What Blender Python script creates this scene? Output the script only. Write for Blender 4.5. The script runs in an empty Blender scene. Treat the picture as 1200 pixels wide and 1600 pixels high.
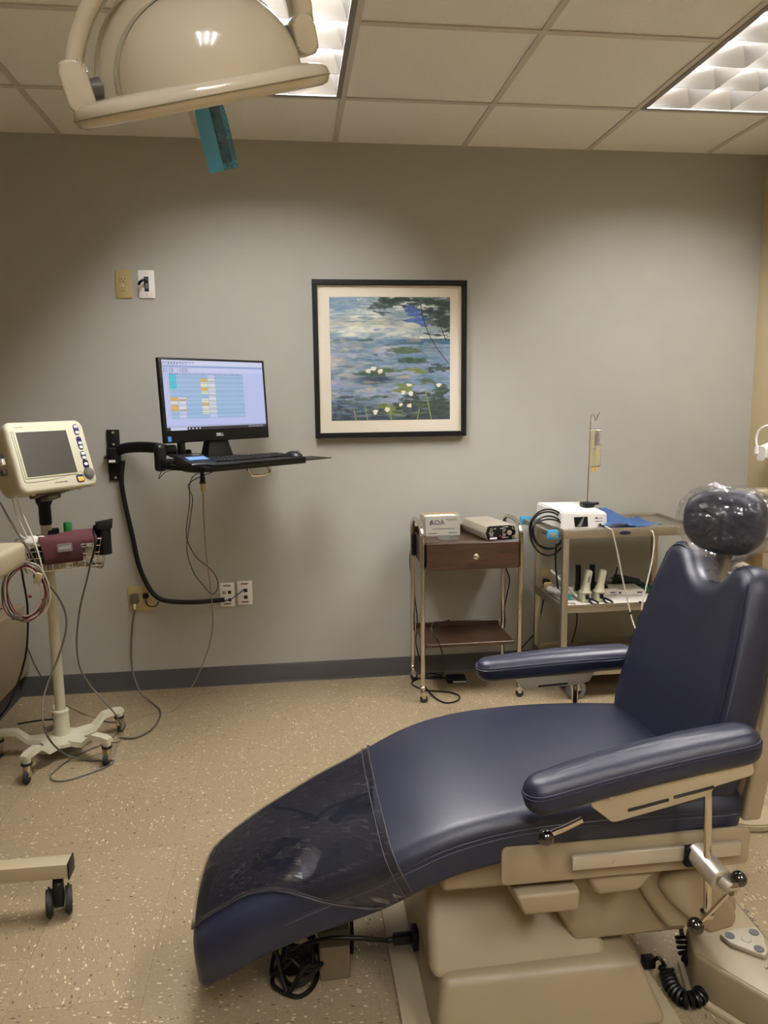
import bpy, bmesh, math, random
from mathutils import Vector, Matrix, noise
PI = math.pi
sc = bpy.context.scene
V = Vector

# ------------------------------------------------------------------ camera
F_PX, YAW, PITCH, ROLL, CAM_D, CAM_H = 1176.64, 0.1234, 0.1502, -0.0114, 3.6988, 1.4208
CEIL, TILE, GX, GY, XR = 2.59, 0.61, 0.2497, -0.5226, 2.398
_cy, _sy = math.cos(YAW), math.sin(YAW)
_F = V((_sy*math.cos(PITCH), _cy*math.cos(PITCH), -math.sin(PITCH)))
_R0 = V((_cy, -_sy, 0)); _U0 = _R0.cross(_F)
_R = _R0*math.cos(ROLL) + _U0*math.sin(ROLL)
_U = -_R0*math.sin(ROLL) + _U0*math.cos(ROLL)
CAMP = V((0, -CAM_D, CAM_H))
cd = bpy.data.cameras.new('camera'); cam = bpy.data.objects.new('camera', cd)
sc.collection.objects.link(cam); sc.camera = cam
cd.sensor_width = 36; cd.lens = F_PX*36/1600; cd.clip_start = 0.02
m = Matrix.Identity(4)
for i in range(3):
    m[i][0] = _R[i]; m[i][1] = _U[i]; m[i][2] = -_F[i]; m[i][3] = CAMP[i]
cam.matrix_world = m

def at(px, py, x=None, y=None, z=None):
    """world point seen at a photo position, on a plane x=, y= or z="""
    v = _F + _R*((px-600)/F_PX) - _U*((py-800)/F_PX)
    i, t = (0, x) if x is not None else (1, y) if y is not None else (2, z)
    return CAMP + v*((t-CAMP[i])/v[i])

# ------------------------------------------------------------------ light and exposure
sc.view_settings.view_transform = 'Standard'; sc.view_settings.look = 'None'
sc.view_settings.gamma = 1; sc.view_settings.use_curve_mapping = False
sc.view_settings.exposure = 0.0
TUBE = 186.0          # emission of the fluorescent tubes
TUBE_COL = (1.0, 0.98, 1.0)
w = bpy.data.worlds.new('world'); sc.world = w; w.use_nodes = True
w.node_tree.nodes['Background'].inputs[0].default_value = (1.0, 0.9, 0.75, 1)
w.node_tree.nodes['Background'].inputs[1].default_value = 0.0
try:
    sc.cycles.max_bounces = 10; sc.cycles.diffuse_bounces = 5; sc.cycles.transparent_max_bounces = 16
    sc.cycles.use_denoising = True; sc.cycles.sample_clamp_indirect = 6
except Exception: pass

# ------------------------------------------------------------------ materials
def lin(c):
    return tuple(((v/255)/12.92 if v/255 <= .04045 else ((v/255+.055)/1.055)**2.4) for v in c)
MATS = {}
def mat(name, rgb, rough=.5, metal=0, spec=.5, bump=0, bscale=200, coat=0, alpha=1, emit=None, var=0, vscale=8, aniso=0):
    if name in MATS: return MATS[name]
    m = bpy.data.materials.new(name); m.use_nodes = True; MATS[name] = m
    nt = m.node_tree; b = nt.nodes['Principled BSDF']
    c = lin(rgb)
    b.inputs['Base Color'].default_value = (*c, 1)
    b.inputs['Roughness'].default_value = rough; b.inputs['Metallic'].default_value = metal
    b.inputs['Specular IOR Level'].default_value = spec
    b.inputs['Coat Weight'].default_value = coat; b.inputs['Coat Roughness'].default_value = .08
    if emit:
        b.inputs['Emission Color'].default_value = (*lin(rgb), 1); b.inputs['Emission Strength'].default_value = emit
    tc = nt.nodes.new('ShaderNodeTexCoord')
    # every surface has a little procedural variation
    n = nt.nodes.new('ShaderNodeTexNoise'); n.inputs['Scale'].default_value = vscale; n.inputs['Detail'].default_value = 4
    nt.links.new(tc.outputs['Object'], n.inputs['Vector'])
    mx = nt.nodes.new('ShaderNodeMix'); mx.data_type = 'RGBA'
    k = var if var else .04
    mx.inputs[6].default_value = (*[v*(1-k) for v in c], 1); mx.inputs[7].default_value = (*[min(1, v*(1+k)) for v in c], 1)
    nt.links.new(n.outputs['Fac'], mx.inputs[0]); nt.links.new(mx.outputs[2], b.inputs['Base Color'])
    if bump:
        n2 = nt.nodes.new('ShaderNodeTexNoise'); n2.inputs['Scale'].default_value = bscale; n2.inputs['Detail'].default_value = 3
        nt.links.new(tc.outputs['Object'], n2.inputs['Vector'])
        bp = nt.nodes.new('ShaderNodeBump'); bp.inputs['Strength'].default_value = bump; bp.inputs['Distance'].default_value = .002
        nt.links.new(n2.outputs['Fac'], bp.inputs['Height']); nt.links.new(bp.outputs['Normal'], b.inputs['Normal'])
    return m

def clear_plastic(name, tint=(235, 235, 235), rough=.06, bump=.4, bscale=14, base=.06, detail=2.0, gain=.75, cloud=None):
    m = bpy.data.materials.new(name); m.use_nodes = True; nt = m.node_tree
    for n in list(nt.nodes):
        if n.type != 'OUTPUT_MATERIAL': nt.nodes.remove(n)
    out = nt.nodes['Material Output']
    t = nt.nodes.new('ShaderNodeBsdfTransparent'); t.inputs[0].default_value = (*lin(tint), 1)
    g = nt.nodes.new('ShaderNodeBsdfGlossy'); g.inputs['Roughness'].default_value = rough
    g.inputs['Color'].default_value = (1, 1, 1, 1)
    fr = nt.nodes.new('ShaderNodeLayerWeight'); fr.inputs['Blend'].default_value = .32
    ma = nt.nodes.new('ShaderNodeMath'); ma.operation = 'MULTIPLY_ADD'; ma.inputs[1].default_value = gain; ma.inputs[2].default_value = base
    nt.links.new(fr.outputs['Fresnel'], ma.inputs[0])
    mx = nt.nodes.new('ShaderNodeMixShader'); nt.links.new(ma.outputs[0], mx.inputs[0])
    nt.links.new(t.outputs[0], mx.inputs[1]); nt.links.new(g.outputs[0], mx.inputs[2])
    nt.links.new(mx.outputs[0], out.inputs['Surface'])
    tc = nt.nodes.new('ShaderNodeTexCoord'); n2 = nt.nodes.new('ShaderNodeTexNoise')
    n2.inputs['Scale'].default_value = bscale; n2.inputs['Detail'].default_value = detail
    n2.inputs['Distortion'].default_value = 1.2
    nt.links.new(tc.outputs['Object'], n2.inputs['Vector'])
    bp = nt.nodes.new('ShaderNodeBump'); bp.inputs['Strength'].default_value = bump; bp.inputs['Distance'].default_value = .02
    nt.links.new(n2.outputs['Fac'], bp.inputs['Height'])
    nt.links.new(bp.outputs['Normal'], g.inputs['Normal']); nt.links.new(bp.outputs['Normal'], fr.inputs['Normal'])
    if cloud:
        df = nt.nodes.new('ShaderNodeBsdfDiffuse'); df.inputs[0].default_value = (*lin(cloud[0]), 1)
        m2 = nt.nodes.new('ShaderNodeMixShader'); m2.inputs[0].default_value = cloud[1]
        nt.links.new(mx.outputs[0], m2.inputs[1]); nt.links.new(df.outputs[0], m2.inputs[2]); nt.links.new(m2.outputs[0], out.inputs['Surface'])
    MATS[name] = m
    return m

def attr_mat(name, rough=.6, emit=0, coat=0, tex=0):
    m = bpy.data.materials.new(name); m.use_nodes = True; nt = m.node_tree; b = nt.nodes['Principled BSDF']
    a = nt.nodes.new('ShaderNodeVertexColor'); a.layer_name = 'Col'
    b.inputs['Roughness'].default_value = rough; b.inputs['Coat Weight'].default_value = coat
    if tex:
        tc = nt.nodes.new('ShaderNodeTexCoord'); n = nt.nodes.new('ShaderNodeTexNoise')
        mp = nt.nodes.new('ShaderNodeMapping'); mp.inputs['Scale'].default_value = (14, 1, 60)
        nt.links.new(tc.outputs['Object'], mp.inputs[0]); nt.links.new(mp.outputs[0], n.inputs['Vector'])
        n.inputs['Scale'].default_value = 2.2; n.inputs['Detail'].default_value = 8
        r = nt.nodes.new('ShaderNodeMapRange'); r.inputs[1].default_value = .3; r.inputs[2].default_value = .7
        r.inputs[3].default_value = 1-tex; r.inputs[4].default_value = 1+tex
        nt.links.new(n.outputs['Fac'], r.inputs[0])
        mm = nt.nodes.new('ShaderNodeVectorMath'); mm.operation = 'SCALE'
        nt.links.new(a.outputs['Color'], mm.inputs[0]); nt.links.new(r.outputs[0], mm.inputs['Scale'])
        col = mm.outputs[0]
    else: col = a.outputs['Color']
    if emit:
        b.inputs['Base Color'].default_value = (.01, .01, .01, 1)
        nt.links.new(col, b.inputs['Emission Color']); b.inputs['Emission Strength'].default_value = emit
    else: nt.links.new(col, b.inputs['Base Color'])
    MATS[name] = m
    return m

def wood_mat(name, dark, light):
    m = bpy.data.materials.new(name); m.use_nodes = True; nt = m.node_tree; b = nt.nodes['Principled BSDF']
    tc = nt.nodes.new('ShaderNodeTexCoord'); mp = nt.nodes.new('ShaderNodeMapping')
    mp.inputs['Scale'].default_value = (3.0, 14, 40)
    nt.links.new(tc.outputs['Object'], mp.inputs[0])
    n = nt.nodes.new('ShaderNodeTexNoise'); n.inputs['Scale'].default_value = 1.1; n.inputs['Detail'].default_value = 7
    n.inputs['Distortion'].default_value = 1.6; n.inputs['Roughness'].default_value = .62
    nt.links.new(mp.outputs[0], n.inputs['Vector'])
    cr = nt.nodes.new('ShaderNodeValToRGB')
    cr.color_ramp.elements[0].position = .33; cr.color_ramp.elements[0].color = (*lin(dark), 1)
    cr.color_ramp.elements[1].position = .68; cr.color_ramp.elements[1].color = (*lin(light), 1)
    nt.links.new(n.outputs['Fac'], cr.inputs[0]); nt.links.new(cr.outputs[0], b.inputs['Base Color'])
    b.inputs['Roughness'].default_value = .38
    MATS[name] = m
    return m

def floor_mat():
    m = bpy.data.materials.new('vinyl_floor_tiles'); m.use_nodes = True; nt = m.node_tree; b = nt.nodes['Principled BSDF']
    L = nt.links.new; N = nt.nodes.new
    def math_(op, a, bb=None, c=None):
        n = N('ShaderNodeMath'); n.operation = op
        for i, v in enumerate((a, bb, c)):
            if v is None: continue
            if isinstance(v, (int, float)): n.inputs[i].default_value = v
            else: L(v, n.inputs[i])
        return n.outputs[0]
    def mixc(f, a, bb):
        n = N('ShaderNodeMix'); n.data_type = 'RGBA'
        L(f, n.inputs[0])
        for i, v in ((6, a), (7, bb)):
            if isinstance(v, tuple): n.inputs[i].default_value = (*v, 1)
            else: L(v, n.inputs[i])
        return n.outputs[2]
    tc = N('ShaderNodeTexCoord'); sx = N('ShaderNodeSeparateXYZ'); L(tc.outputs['Object'], sx.inputs[0])
    P = .3155
    u = math_('MULTIPLY_ADD', sx.outputs[0], 1/P, .703/P + 40)
    iu = math_('FLOOR', u)
    par = math_('MODULO', iu, 2)
    v = math_('MULTIPLY_ADD', sx.outputs[1], 1/P, 1.702/P + 40)
    v = math_('MULTIPLY_ADD', par, .455, v)
    iv = math_('FLOOR', v)
    chk = math_('MODULO', math_('ADD', iu, iv), 2)
    fu = math_('FRACT', u); fv = math_('FRACT', v)
    du = math_('ABSOLUTE', math_('SUBTRACT', fu, .5)); dv = math_('ABSOLUTE', math_('SUBTRACT', fv, .5))
    seam = math_('GREATER_THAN', math_('MAXIMUM', du, dv), .4978)
    ci = N('ShaderNodeCombineXYZ'); L(iu, ci.inputs[0]); L(iv, ci.inputs[1])
    wn = N('ShaderNodeTexWhiteNoise'); L(ci.outputs[0], wn.inputs[0])
    # flecks run one way in one tile and the other way in the next
    def flecks(scale, off, thr, keep):
        nz = N('ShaderNodeTexNoise'); nz.inputs['Scale'].default_value = 70; nz.inputs['Detail'].default_value = 2
        L(tc.outputs['Object'], nz.inputs['Vector'])
        dx = math_('MULTIPLY_ADD', nz.outputs['Fac'], .016, off)
        x = math_('ADD', sx.outputs[0], dx); y = math_('ADD', sx.outputs[1], math_('MULTIPLY', nz.outputs['Fac'], -.013))
        a = math_('MULTIPLY_ADD', chk, .62, .38); c = math_('MULTIPLY_ADD', chk, -.62, 1.0)
        cx = N('ShaderNodeCombineXYZ'); L(math_('MULTIPLY', x, a), cx.inputs[0]); L(math_('MULTIPLY', y, c), cx.inputs[1])
        vo = N('ShaderNodeTexVoronoi'); vo.inputs['Scale'].default_value = scale; L(cx.outputs[0], vo.inputs['Vector'])
        sp = N('ShaderNodeSeparateColor'); L(vo.outputs['Color'], sp.inputs[0])
        size = math_('MULTIPLY', sp.outputs[1], thr)
        inside = math_('LESS_THAN', vo.outputs['Distance'], size)
        return math_('MULTIPLY', inside, math_('GREATER_THAN', sp.outputs[0], keep))
    base = mixc(wn.outputs['Value'], lin((142, 126, 99)), lin((149, 133, 106)))
    mott = N('ShaderNodeTexNoise'); mott.inputs['Scale'].default_value = 160; mott.inputs['Detail'].default_value = 5
    L(tc.outputs['Object'], mott.inputs['Vector'])
    base = mixc(math_('MULTIPLY_ADD', mott.outputs['Fac'], 1.6, -.45), base, lin((130, 114, 88)))
    base = mixc(math_('MULTIPLY', flecks(190, .3, .42, .5), .45), base, lin((166, 149, 120)))
    base = mixc(math_('MULTIPLY', flecks(210, 2.3, .42, .70), .5), base, lin((108, 90, 68)))
    base = mixc(math_('MULTIPLY', flecks(200, 1.1, .46, .76), .9), base, lin((206, 190, 160)))
    base = mixc(math_('MULTIPLY', flecks(170, 5.1, .44, .88), .85), base, lin((66, 50, 38)))
    base = mixc(math_('MULTIPLY', seam, .5), base, lin((80, 62, 46)))
    L(base, b.inputs['Base Color']); b.inputs['Roughness'].default_value = .42
    b.inputs['Specular IOR Level'].default_value = .35
    MATS['floor'] = m
    return m

M_wall = mat('grey_wall_paint', (165, 164, 155), .85, bump=.15, bscale=260, spec=.25)
M_tan = mat('beige_wall_paint', (188, 172, 138), .85, bump=.15, bscale=260, spec=.25)
M_base = mat('charcoal_vinyl_base', (62, 61, 60), .5)
M_tile = mat('ceiling_tile', (242, 240, 232), .95, bump=1.0, bscale=300, var=.14, vscale=190)
M_grid = mat('ceiling_grid', (205, 198, 187), .6)
M_blue = mat('navy_vinyl', (20, 24, 44), .41, bump=.22, bscale=700, spec=.5, var=.05, vscale=30)
M_blue2 = mat('navy_thread', (66, 69, 88), .6)
M_almond = mat('almond_plastic', (142, 128, 102), .42, bump=.04, bscale=500, spec=.45)
M_almond2 = mat('almond_light', (166, 153, 125), .4)
M_cream = mat('cream_plastic', (194, 191, 166), .38)
M_creamd = mat('cream_shadow_line', (120, 115, 92), .5)
M_lamp = mat('lamp_shell', (212, 204, 184), .16, coat=.5)
M_white = mat('white_plastic', (232, 230, 224), .35)
M_black = mat('black_plastic', (8, 8, 9), .42, spec=.28)
M_blackm = mat('black_satin', (11, 11, 12), .5, spec=.28)
M_gloss = mat('black_ball', (8, 8, 8), .07, coat=1)
M_rubber = mat('black_rubber', (24, 24, 24), .65)
M_wheel = mat('grey_rubber', (98, 97, 94), .6)
M_chrome = mat('chrome', (215, 208, 196), .12, metal=1)
M_steel = mat('brushed_steel', (178, 172, 158), .36, metal=.9, bump=.1, bscale=300)
M_alu = mat('aluminium', (200, 194, 180), .36, metal=.75)
M_ivory = mat('ivory_plate', (176, 160, 112), .4)
M_wood = wood_mat('walnut_laminate', (38, 24, 15), (72, 48, 32))
M_screen_off = mat('dark_screen', (64, 62, 58), .22)
M_cable = mat('grey_cable', (84, 78, 68), .5)
M_wcable = mat('white_cable', (196, 190, 176), .5)
M_rcable = mat('red_cable', (120, 30, 34), .5)
M_burg = mat('burgundy_cloth', (64, 22, 27), .9, bump=.5, bscale=900)
M_green = mat('green_bottle', (20, 104, 48), .3)
M_navyb = mat('navy_button', (26, 30, 74), .35)
M_amber = mat('amber_button', (226, 176, 74), .4)
M_greyk = mat('grey_knob', (92, 88, 80), .4)
M_cardb = mat('grey_carton', (168, 164, 152), .7)
M_cardi = mat('brown_card', (178, 148, 96), .8)
M_paper = mat('white_paper', (226, 222, 212), .8)
M_towel = mat('blue_towel', (86, 122, 176), .95, bump=1, bscale=500, var=.2, vscale=60)
M_gpaint = mat('instrument_grey', (156, 148, 130), .45)
M_bluepl = mat('blue_rubber', (58, 146, 186), .45)
M_teal = mat('teal_plastic', (40, 140, 130), .4)
M_ink = mat('printed_ink', (40, 40, 52), .6)
M_lime = mat('white_ink', (222, 222, 222), .6)
M_cushgrey = mat('grey_pad', (112, 110, 106), .4)
M_dgrey = mat('dark_grey_button', (62, 62, 62), .45)
M_shadow = mat('dark_slot', (24, 22, 20), .7)
M_louver = mat('louver_blade', (214, 212, 206), .30, metal=1)
M_film = clear_plastic('clear_film', (246, 246, 248), .05, .5, 24, .04, 2, gain=.38, cloud=((190, 190, 196), .05))
M_sleeve = clear_plastic('clear_vinyl_cover', (236, 236, 238), .03, .035, 3.5, .035, .5, gain=.42)
M_bluefilm = clear_plastic('blue_film', (120, 205, 232), .12, .8, 60, .14, 2)
M_clear = clear_plastic('clear_acrylic', (225, 222, 210), .05, .05, 20, .07)
M_bag = clear_plastic('fluid_bag', (242, 236, 214), .12, .5, 40, .12, cloud=((226, 218, 186), .30))
M_glass = clear_plastic('picture_glass', (255, 255, 255), .02, .0, 2, .012, gain=.3)

# ------------------------------------------------------------------ mesh helpers
def tr(bm, vs, mtx):
    if mtx is not None: bmesh.ops.transform(bm, matrix=mtx, verts=vs)
def xf(loc=(0, 0, 0), rx=0, ry=0, rz=0):
    return Matrix.Translation(loc) @ Matrix.Rotation(rz, 4, 'Z') @ Matrix.Rotation(ry, 4, 'Y') @ Matrix.Rotation(rx, 4, 'X')
def frame(o, x, y, z=None):
    x = V(x).normalized(); y = V(y); y = (y - x*y.dot(x)).normalized(); z = x.cross(y)
    m = Matrix.Identity(4)
    for i in range(3): m[i][0] = x[i]; m[i][1] = y[i]; m[i][2] = z[i]; m[i][3] = o[i]
    return m
class MB:
    def __init__(s): s.bm = bmesh.new()
    def _merge(s, b2, mtx):
        if mtx is not None: bmesh.ops.transform(b2, matrix=mtx, verts=b2.verts)
        mp = {v: s.bm.verts.new(v.co) for v in b2.verts}
        for f in b2.faces:
            try: s.bm.faces.new([mp[v] for v in f.verts])
            except ValueError: pass
        b2.free(); return s
    def box(s, x0, x1, y0, y1, z0, z1, bev=0, seg=2, mtx=None):
        b = bmesh.new(); bmesh.ops.create_cube(b, size=1)
        for v in b.verts: v.co = V(((x0+x1)/2 + v.co.x*(x1-x0), (y0+y1)/2 + v.co.y*(y1-y0), (z0+z1)/2 + v.co.z*(z1-z0)))
        if bev: bmesh.ops.bevel(b, geom=b.edges[:], offset=bev, segments=seg, affect='EDGES', profile=.5)
        return s._merge(b, mtx)
    def hexa(s, bot, top, bev=0, seg=2, mtx=None):
        """box from 4 bottom and 4 top points (same winding)"""
        b = bmesh.new(); vb = [b.verts.new(p) for p in bot]; vt = [b.verts.new(p) for p in top]
        b.faces.new(vb[::-1]); b.faces.new(vt)
        n = len(vb)
        for i in range(n): b.faces.new([vb[i], vb[(i+1) % n], vt[(i+1) % n], vt[i]])
        bmesh.ops.recalc_face_normals(b, faces=b.faces)
        if bev: bmesh.ops.bevel(b, geom=b.edges[:], offset=bev, segments=seg, affect='EDGES', profile=.5)
        return s._merge(b, mtx)
    def prism(s, pts, d0, d1, axis='y', bev=0, seg=2, mtx=None):
        """polygon extruded along axis; pts are the other two coordinates in order"""
        def P(p, d): return {'y': (p[0], d, p[1]), 'z': (p[0], p[1], d), 'x': (d, p[0], p[1])}[axis]
        return s.hexa([P(p, d0) for p in pts], [P(p, d1) for p in pts], bev, seg, mtx)
    def cyl(s, a, b_, r, r2=None, n=20, bev=0, mtx=None):
        a = V(a); b_ = V(b_); d = b_-a; r2 = r if r2 is None else r2
        b = bmesh.new(); bmesh.ops.create_cone(b, cap_ends=True, segments=n, radius1=r, radius2=r2, depth=d.length)
        if bev:
            es = [e for e in b.edges if abs(e.verts[0].co.z-e.verts[1].co.z) < 1e-6]
            bmesh.ops.bevel(b, geom=es, offset=bev, segments=2, affect='EDGES')
        q = V((0, 0, 1)).rotation_difference(d.normalized()).to_matrix().to_4x4()
        bmesh.ops.transform(b, matrix=Matrix.Translation((a+b_)/2) @ q, verts=b.verts)
        return s._merge(b, mtx)
    def ball(s, c, r, sx=1, sy=1, sz=1, n=20, mtx=None):
        b = bmesh.new(); bmesh.ops.create_uvsphere(b, u_segments=n, v_segments=max(8, n*2//3), radius=r)
        for v in b.verts: v.co = V((v.co.x*sx, v.co.y*sy, v.co.z*sz)) + V(c)
        return s._merge(b, mtx)
    def lathe(s, prof, c=(0, 0, 0), n=28, mtx=None):
        b = bmesh.new(); rings = []
        for r, z in prof:
            rings.append([b.verts.new((r*math.cos(2*PI*i/n)+c[0], r*math.sin(2*PI*i/n)+c[1], z+c[2])) for i in range(n)])
        for A, B in zip(rings, rings[1:]):
            for i in range(n): b.faces.new([A[i], A[(i+1) % n], B[(i+1) % n], B[i]])
        b.faces.new(rings[0][::-1]); b.faces.new(rings[-1])
        return s._merge(b, mtx)
    def tube(s, pts, r, n=10, smooth=6, closed=False, mtx=None, flat=1.0):
        pts = [V(p) for p in pts]
        if smooth > 1: pts = catmull(pts, smooth, closed)
        b = bmesh.new(); rings = []; N_ = len(pts); up = V((0, 0, 1))
        t0 = (pts[1]-pts[0]).normalized()
        if abs(t0.dot(up)) > .9: up = V((1, 0, 0))
        nrm = (up - t0*up.dot(t0)).normalized()
        for i, p in enumerate(pts):
            if closed: t = pts[(i+1) % N_]-pts[i-1]
            else: t = pts[min(i+1, N_-1)]-pts[max(i-1, 0)]
            if t.length < 1e-9: t = t0
            t = t.normalized(); nrm = (nrm - t*nrm.dot(t))
            if nrm.length < 1e-6: nrm = t.orthogonal()
            nrm.normalize(); bn = t.cross(nrm)
            rr = r[i] if isinstance(r, list) else r
            rings.append([b.verts.new(p + nrm*rr*math.cos(2*PI*k/n) + bn*rr*flat*math.sin(2*PI*k/n)) for k in range(n)])
        prs = list(zip(rings, rings[1:])) + ([(rings[-1], rings[0])] if closed else [])
        for A, B in prs:
            for k in range(n): b.faces.new([A[k], A[(k+1) % n], B[(k+1) % n], B[k]])
        if not closed: b.faces.new(rings[0][::-1]); b.faces.new(rings[-1])
        bmesh.ops.recalc_face_normals(b, faces=b.faces)
        return s._merge(b, mtx)
    def loft(s, rings, cap=True, closed=True, mtx=None):
        b = bmesh.new(); R_ = [[b.verts.new(p) for p in r] for r in rings]
        n = len(R_[0])
        for A, B in zip(R_, R_[1:]):
            for i in range(n if closed else n-1):
                try: b.faces.new([A[i], A[(i+1) % n], B[(i+1) % n], B[i]])
                except ValueError: pass
        if cap and closed: b.faces.new(R_[0][::-1]); b.faces.new(R_[-1])
        bmesh.ops.recalc_face_normals(b, faces=b.faces)
        return s._merge(b, mtx)
    def pillow(s, outline, thick, r, crown=0, fn=None, flatback=False, mtx=None):
        """rounded slab: outline in (u,v); r edge radius; fn(u,v,w)->point"""
        fn = fn or (lambda u, v, w: V((u, v, w)))
        n = len(outline); O = [V((p[0], p[1])) for p in outline]
        cen = sum(O, V((0, 0)))/n
        area = sum(O[i].x*O[(i+1) % n].y-O[(i+1) % n].x*O[i].y for i in range(n))
        nr = []
        for i in range(n):
            t = O[(i+1) % n]-O[i-1]; q = V((t.y, -t.x)).normalized()
            nr.append(q if area > 0 else -q)
        rings = []
        def ring(inset, w, sc_=1.0, cr=0):
            out = []
            for i in range(n):
                p = O[i]-nr[i]*inset; p = cen+(p-cen)*sc_
                k = (1-sc_**2)**2
                out.append(fn(p.x, p.y, w+cr*k))
            rings.append(out)
        hw = thick/2; rr = min(r, hw)
        for k in (0.0, .15, .4, .7): ring(rr, -hw, .3+.7*k if k else .3, -crown if not flatback else 0)
        for k in range(0, 7):
            a = k/6*PI/2; ring(rr*(1-math.sin(a)), -hw+rr*(1-math.cos(a)))
        for k in range(0, 7):
            a = k/6*PI/2; ring(rr*(1-math.cos(a)), hw-rr*(1-math.sin(a)))
        for k in (.95, .88, .78, .65, .5, .35, .2, .08): ring(rr, hw, k, crown)
        return s.loft(rings, mtx=mtx)
    def copyto(s, mtxs):
        """replicate current geometry with the matrices (pattern inside one part)"""
        base = [(v.co.copy()) for v in s.bm.verts]; s.bm.verts.index_update()
        fs = [[v.index for v in f.verts] for f in s.bm.faces]
        s.bm.clear()
        for m_ in mtxs:
            vs = [s.bm.verts.new(m_ @ c) for c in base]
            for f in fs: s.bm.faces.new([vs[i] for i in f])
        return s
def catmull(P, k, closed=False):
    out = []; n = len(P)
    rng = range(n if closed else n-1)
    for i in rng:
        p1 = P[i]; p2 = P[(i+1) % n]
        p0 = P[i-1] if (closed or i > 0) else p1*2-p2
        p3 = P[(i+2) % n] if (closed or i+2 < n) else p2*2-p1
        for j in range(k):
            t = j/k
            out.append(.5*((2*p1)+(p2-p0)*t+(2*p0-5*p1+4*p2-p3)*t*t+(3*p1-p0-3*p2+p3)*t*t*t))
    if not closed: out.append(P[-1])
    return out
def rrect(hx, hy, r, n=5, cx=0, cy=0):
    out = []
    for (sx, sy, a0) in ((1, 1, 0), (-1, 1, 90), (-1, -1, 180), (1, -1, 270)):
        for k in range(n+1):
            a = math.radians(a0+90*k/n)
            out.append((cx+sx*(hx-r)+r*math.cos(a), cy+sy*(hy-r)+r*math.sin(a)))
    return out
WM = {}
def _link(o): sc.collection.objects.link(o); return o
def tag(o, label=None, cat=None, group=None, kind=None):
    if label: o['label'] = label
    if cat: o['category'] = cat
    if group: o['group'] = group
    if kind: o['kind'] = kind
    return o
def thing(name, label, cat, loc=(0, 0, 0), rz=0, group=None, mtx=None):
    o = _link(bpy.data.objects.new(name, None)); o.empty_display_size = .05
    o.matrix_world = mtx if mtx is not None else xf(loc, rz=rz)
    WM[o] = o.matrix_world.copy()
    return tag(o, label, cat, group)
def obj(name, mb, m, parent=None, world=False, label=None, smooth=35, mods=None):
    me = bpy.data.meshes.new(name); bm = mb.bm
    root = parent
    while root is not None and root.parent is not None: root = root.parent
    W = WM.get(root, Matrix.Identity(4)) if root is not None else Matrix.Identity(4)
    if world and root is not None: bmesh.ops.transform(bm, matrix=W.inverted(), verts=bm.verts)
    bmesh.ops.recalc_face_normals(bm, faces=bm.faces)
    # the part's origin sits at its own middle
    if root is not None and len(bm.verts):
        lo = V([min(v.co[i] for v in bm.verts) for i in range(3)]); hi = V([max(v.co[i] for v in bm.verts) for i in range(3)])
        cen = (lo+hi)/2
    else: cen = V((0, 0, 0))
    for v in bm.verts: v.co -= cen
    bm.to_mesh(me); bm.free()
    for p in me.polygons: p.use_smooth = True
    me.set_sharp_from_angle(angle=math.radians(smooth))
    me.materials.append(m)
    o = _link(bpy.data.objects.new(name, me))
    if parent is not None:
        o.parent = parent
        off = WM.get(('c', parent), V((0, 0, 0)))
        o.location = cen - off; WM[('c', o)] = cen
    if label: o['label'] = label
    return o
def single(name, mb, m, label, cat, group=None, kind=None, smooth=35):
    """a thing of one mesh in world coordinates; origin moved to its base"""
    bm = mb.bm
    lo = V([min(v.co[i] for v in bm.verts) for i in range(3)]); hi = V([max(v.co[i] for v in bm.verts) for i in range(3)])
    c = V(((lo.x+hi.x)/2, (lo.y+hi.y)/2, lo.z))
    for v in bm.verts: v.co -= c
    o = obj(name, mb, m, smooth=smooth); o.location = c
    return tag(o, label, cat, group, kind)
def struct(name, mb, m, smooth=35):
    o = obj(name, mb, m, smooth=smooth); o['kind'] = 'structure'; return o
def text(s, size, depth, mtx, bold=False):
    c = bpy.data.curves.new('t', 'FONT'); c.body = s; c.size = size; c.extrude = depth; c.align_x = 'CENTER'; c.align_y = 'CENTER'
    c.resolution_u = 3
    if bold: c.offset = size*.02
    o = bpy.data.objects.new('t', c); _link(o)
    bpy.context.view_layer.update()
    me = bpy.data.meshes.new_from_object(o.evaluated_get(bpy.context.evaluated_depsgraph_get()))
    mb = MB(); mb.bm.from_mesh(me); bmesh.ops.transform(mb.bm, matrix=mtx, verts=mb.bm.verts)
    bpy.data.objects.remove(o); bpy.data.curves.remove(c); bpy.data.meshes.remove(me)
    return mb
def painted(wd, ht, nx, ny, fn, mtx):
    """fine grid whose faces carry the printed colours; x right, z up, front towards -y"""
    b = bmesh.new(); vs = [[b.verts.new(mtx @ V(((i/nx-.5)*wd, 0, (j/ny-.5)*ht))) for i in range(nx+1)] for j in range(ny+1)]
    lay = b.loops.layers.float_color.new('Col')
    for j in range(ny):
        for i in range(nx):
            f = b.faces.new([vs[j][i], vs[j][i+1], vs[j+1][i+1], vs[j+1][i]])
            c = lin(fn((i+.5)/nx, (j+.5)/ny))
            for l in f.loops: l[lay] = (*c, 1)
    mb = MB(); mb.bm.free(); mb.bm = b; return mb
# ================================================================== room
XL, YF = -2.4, -5.3
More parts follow.
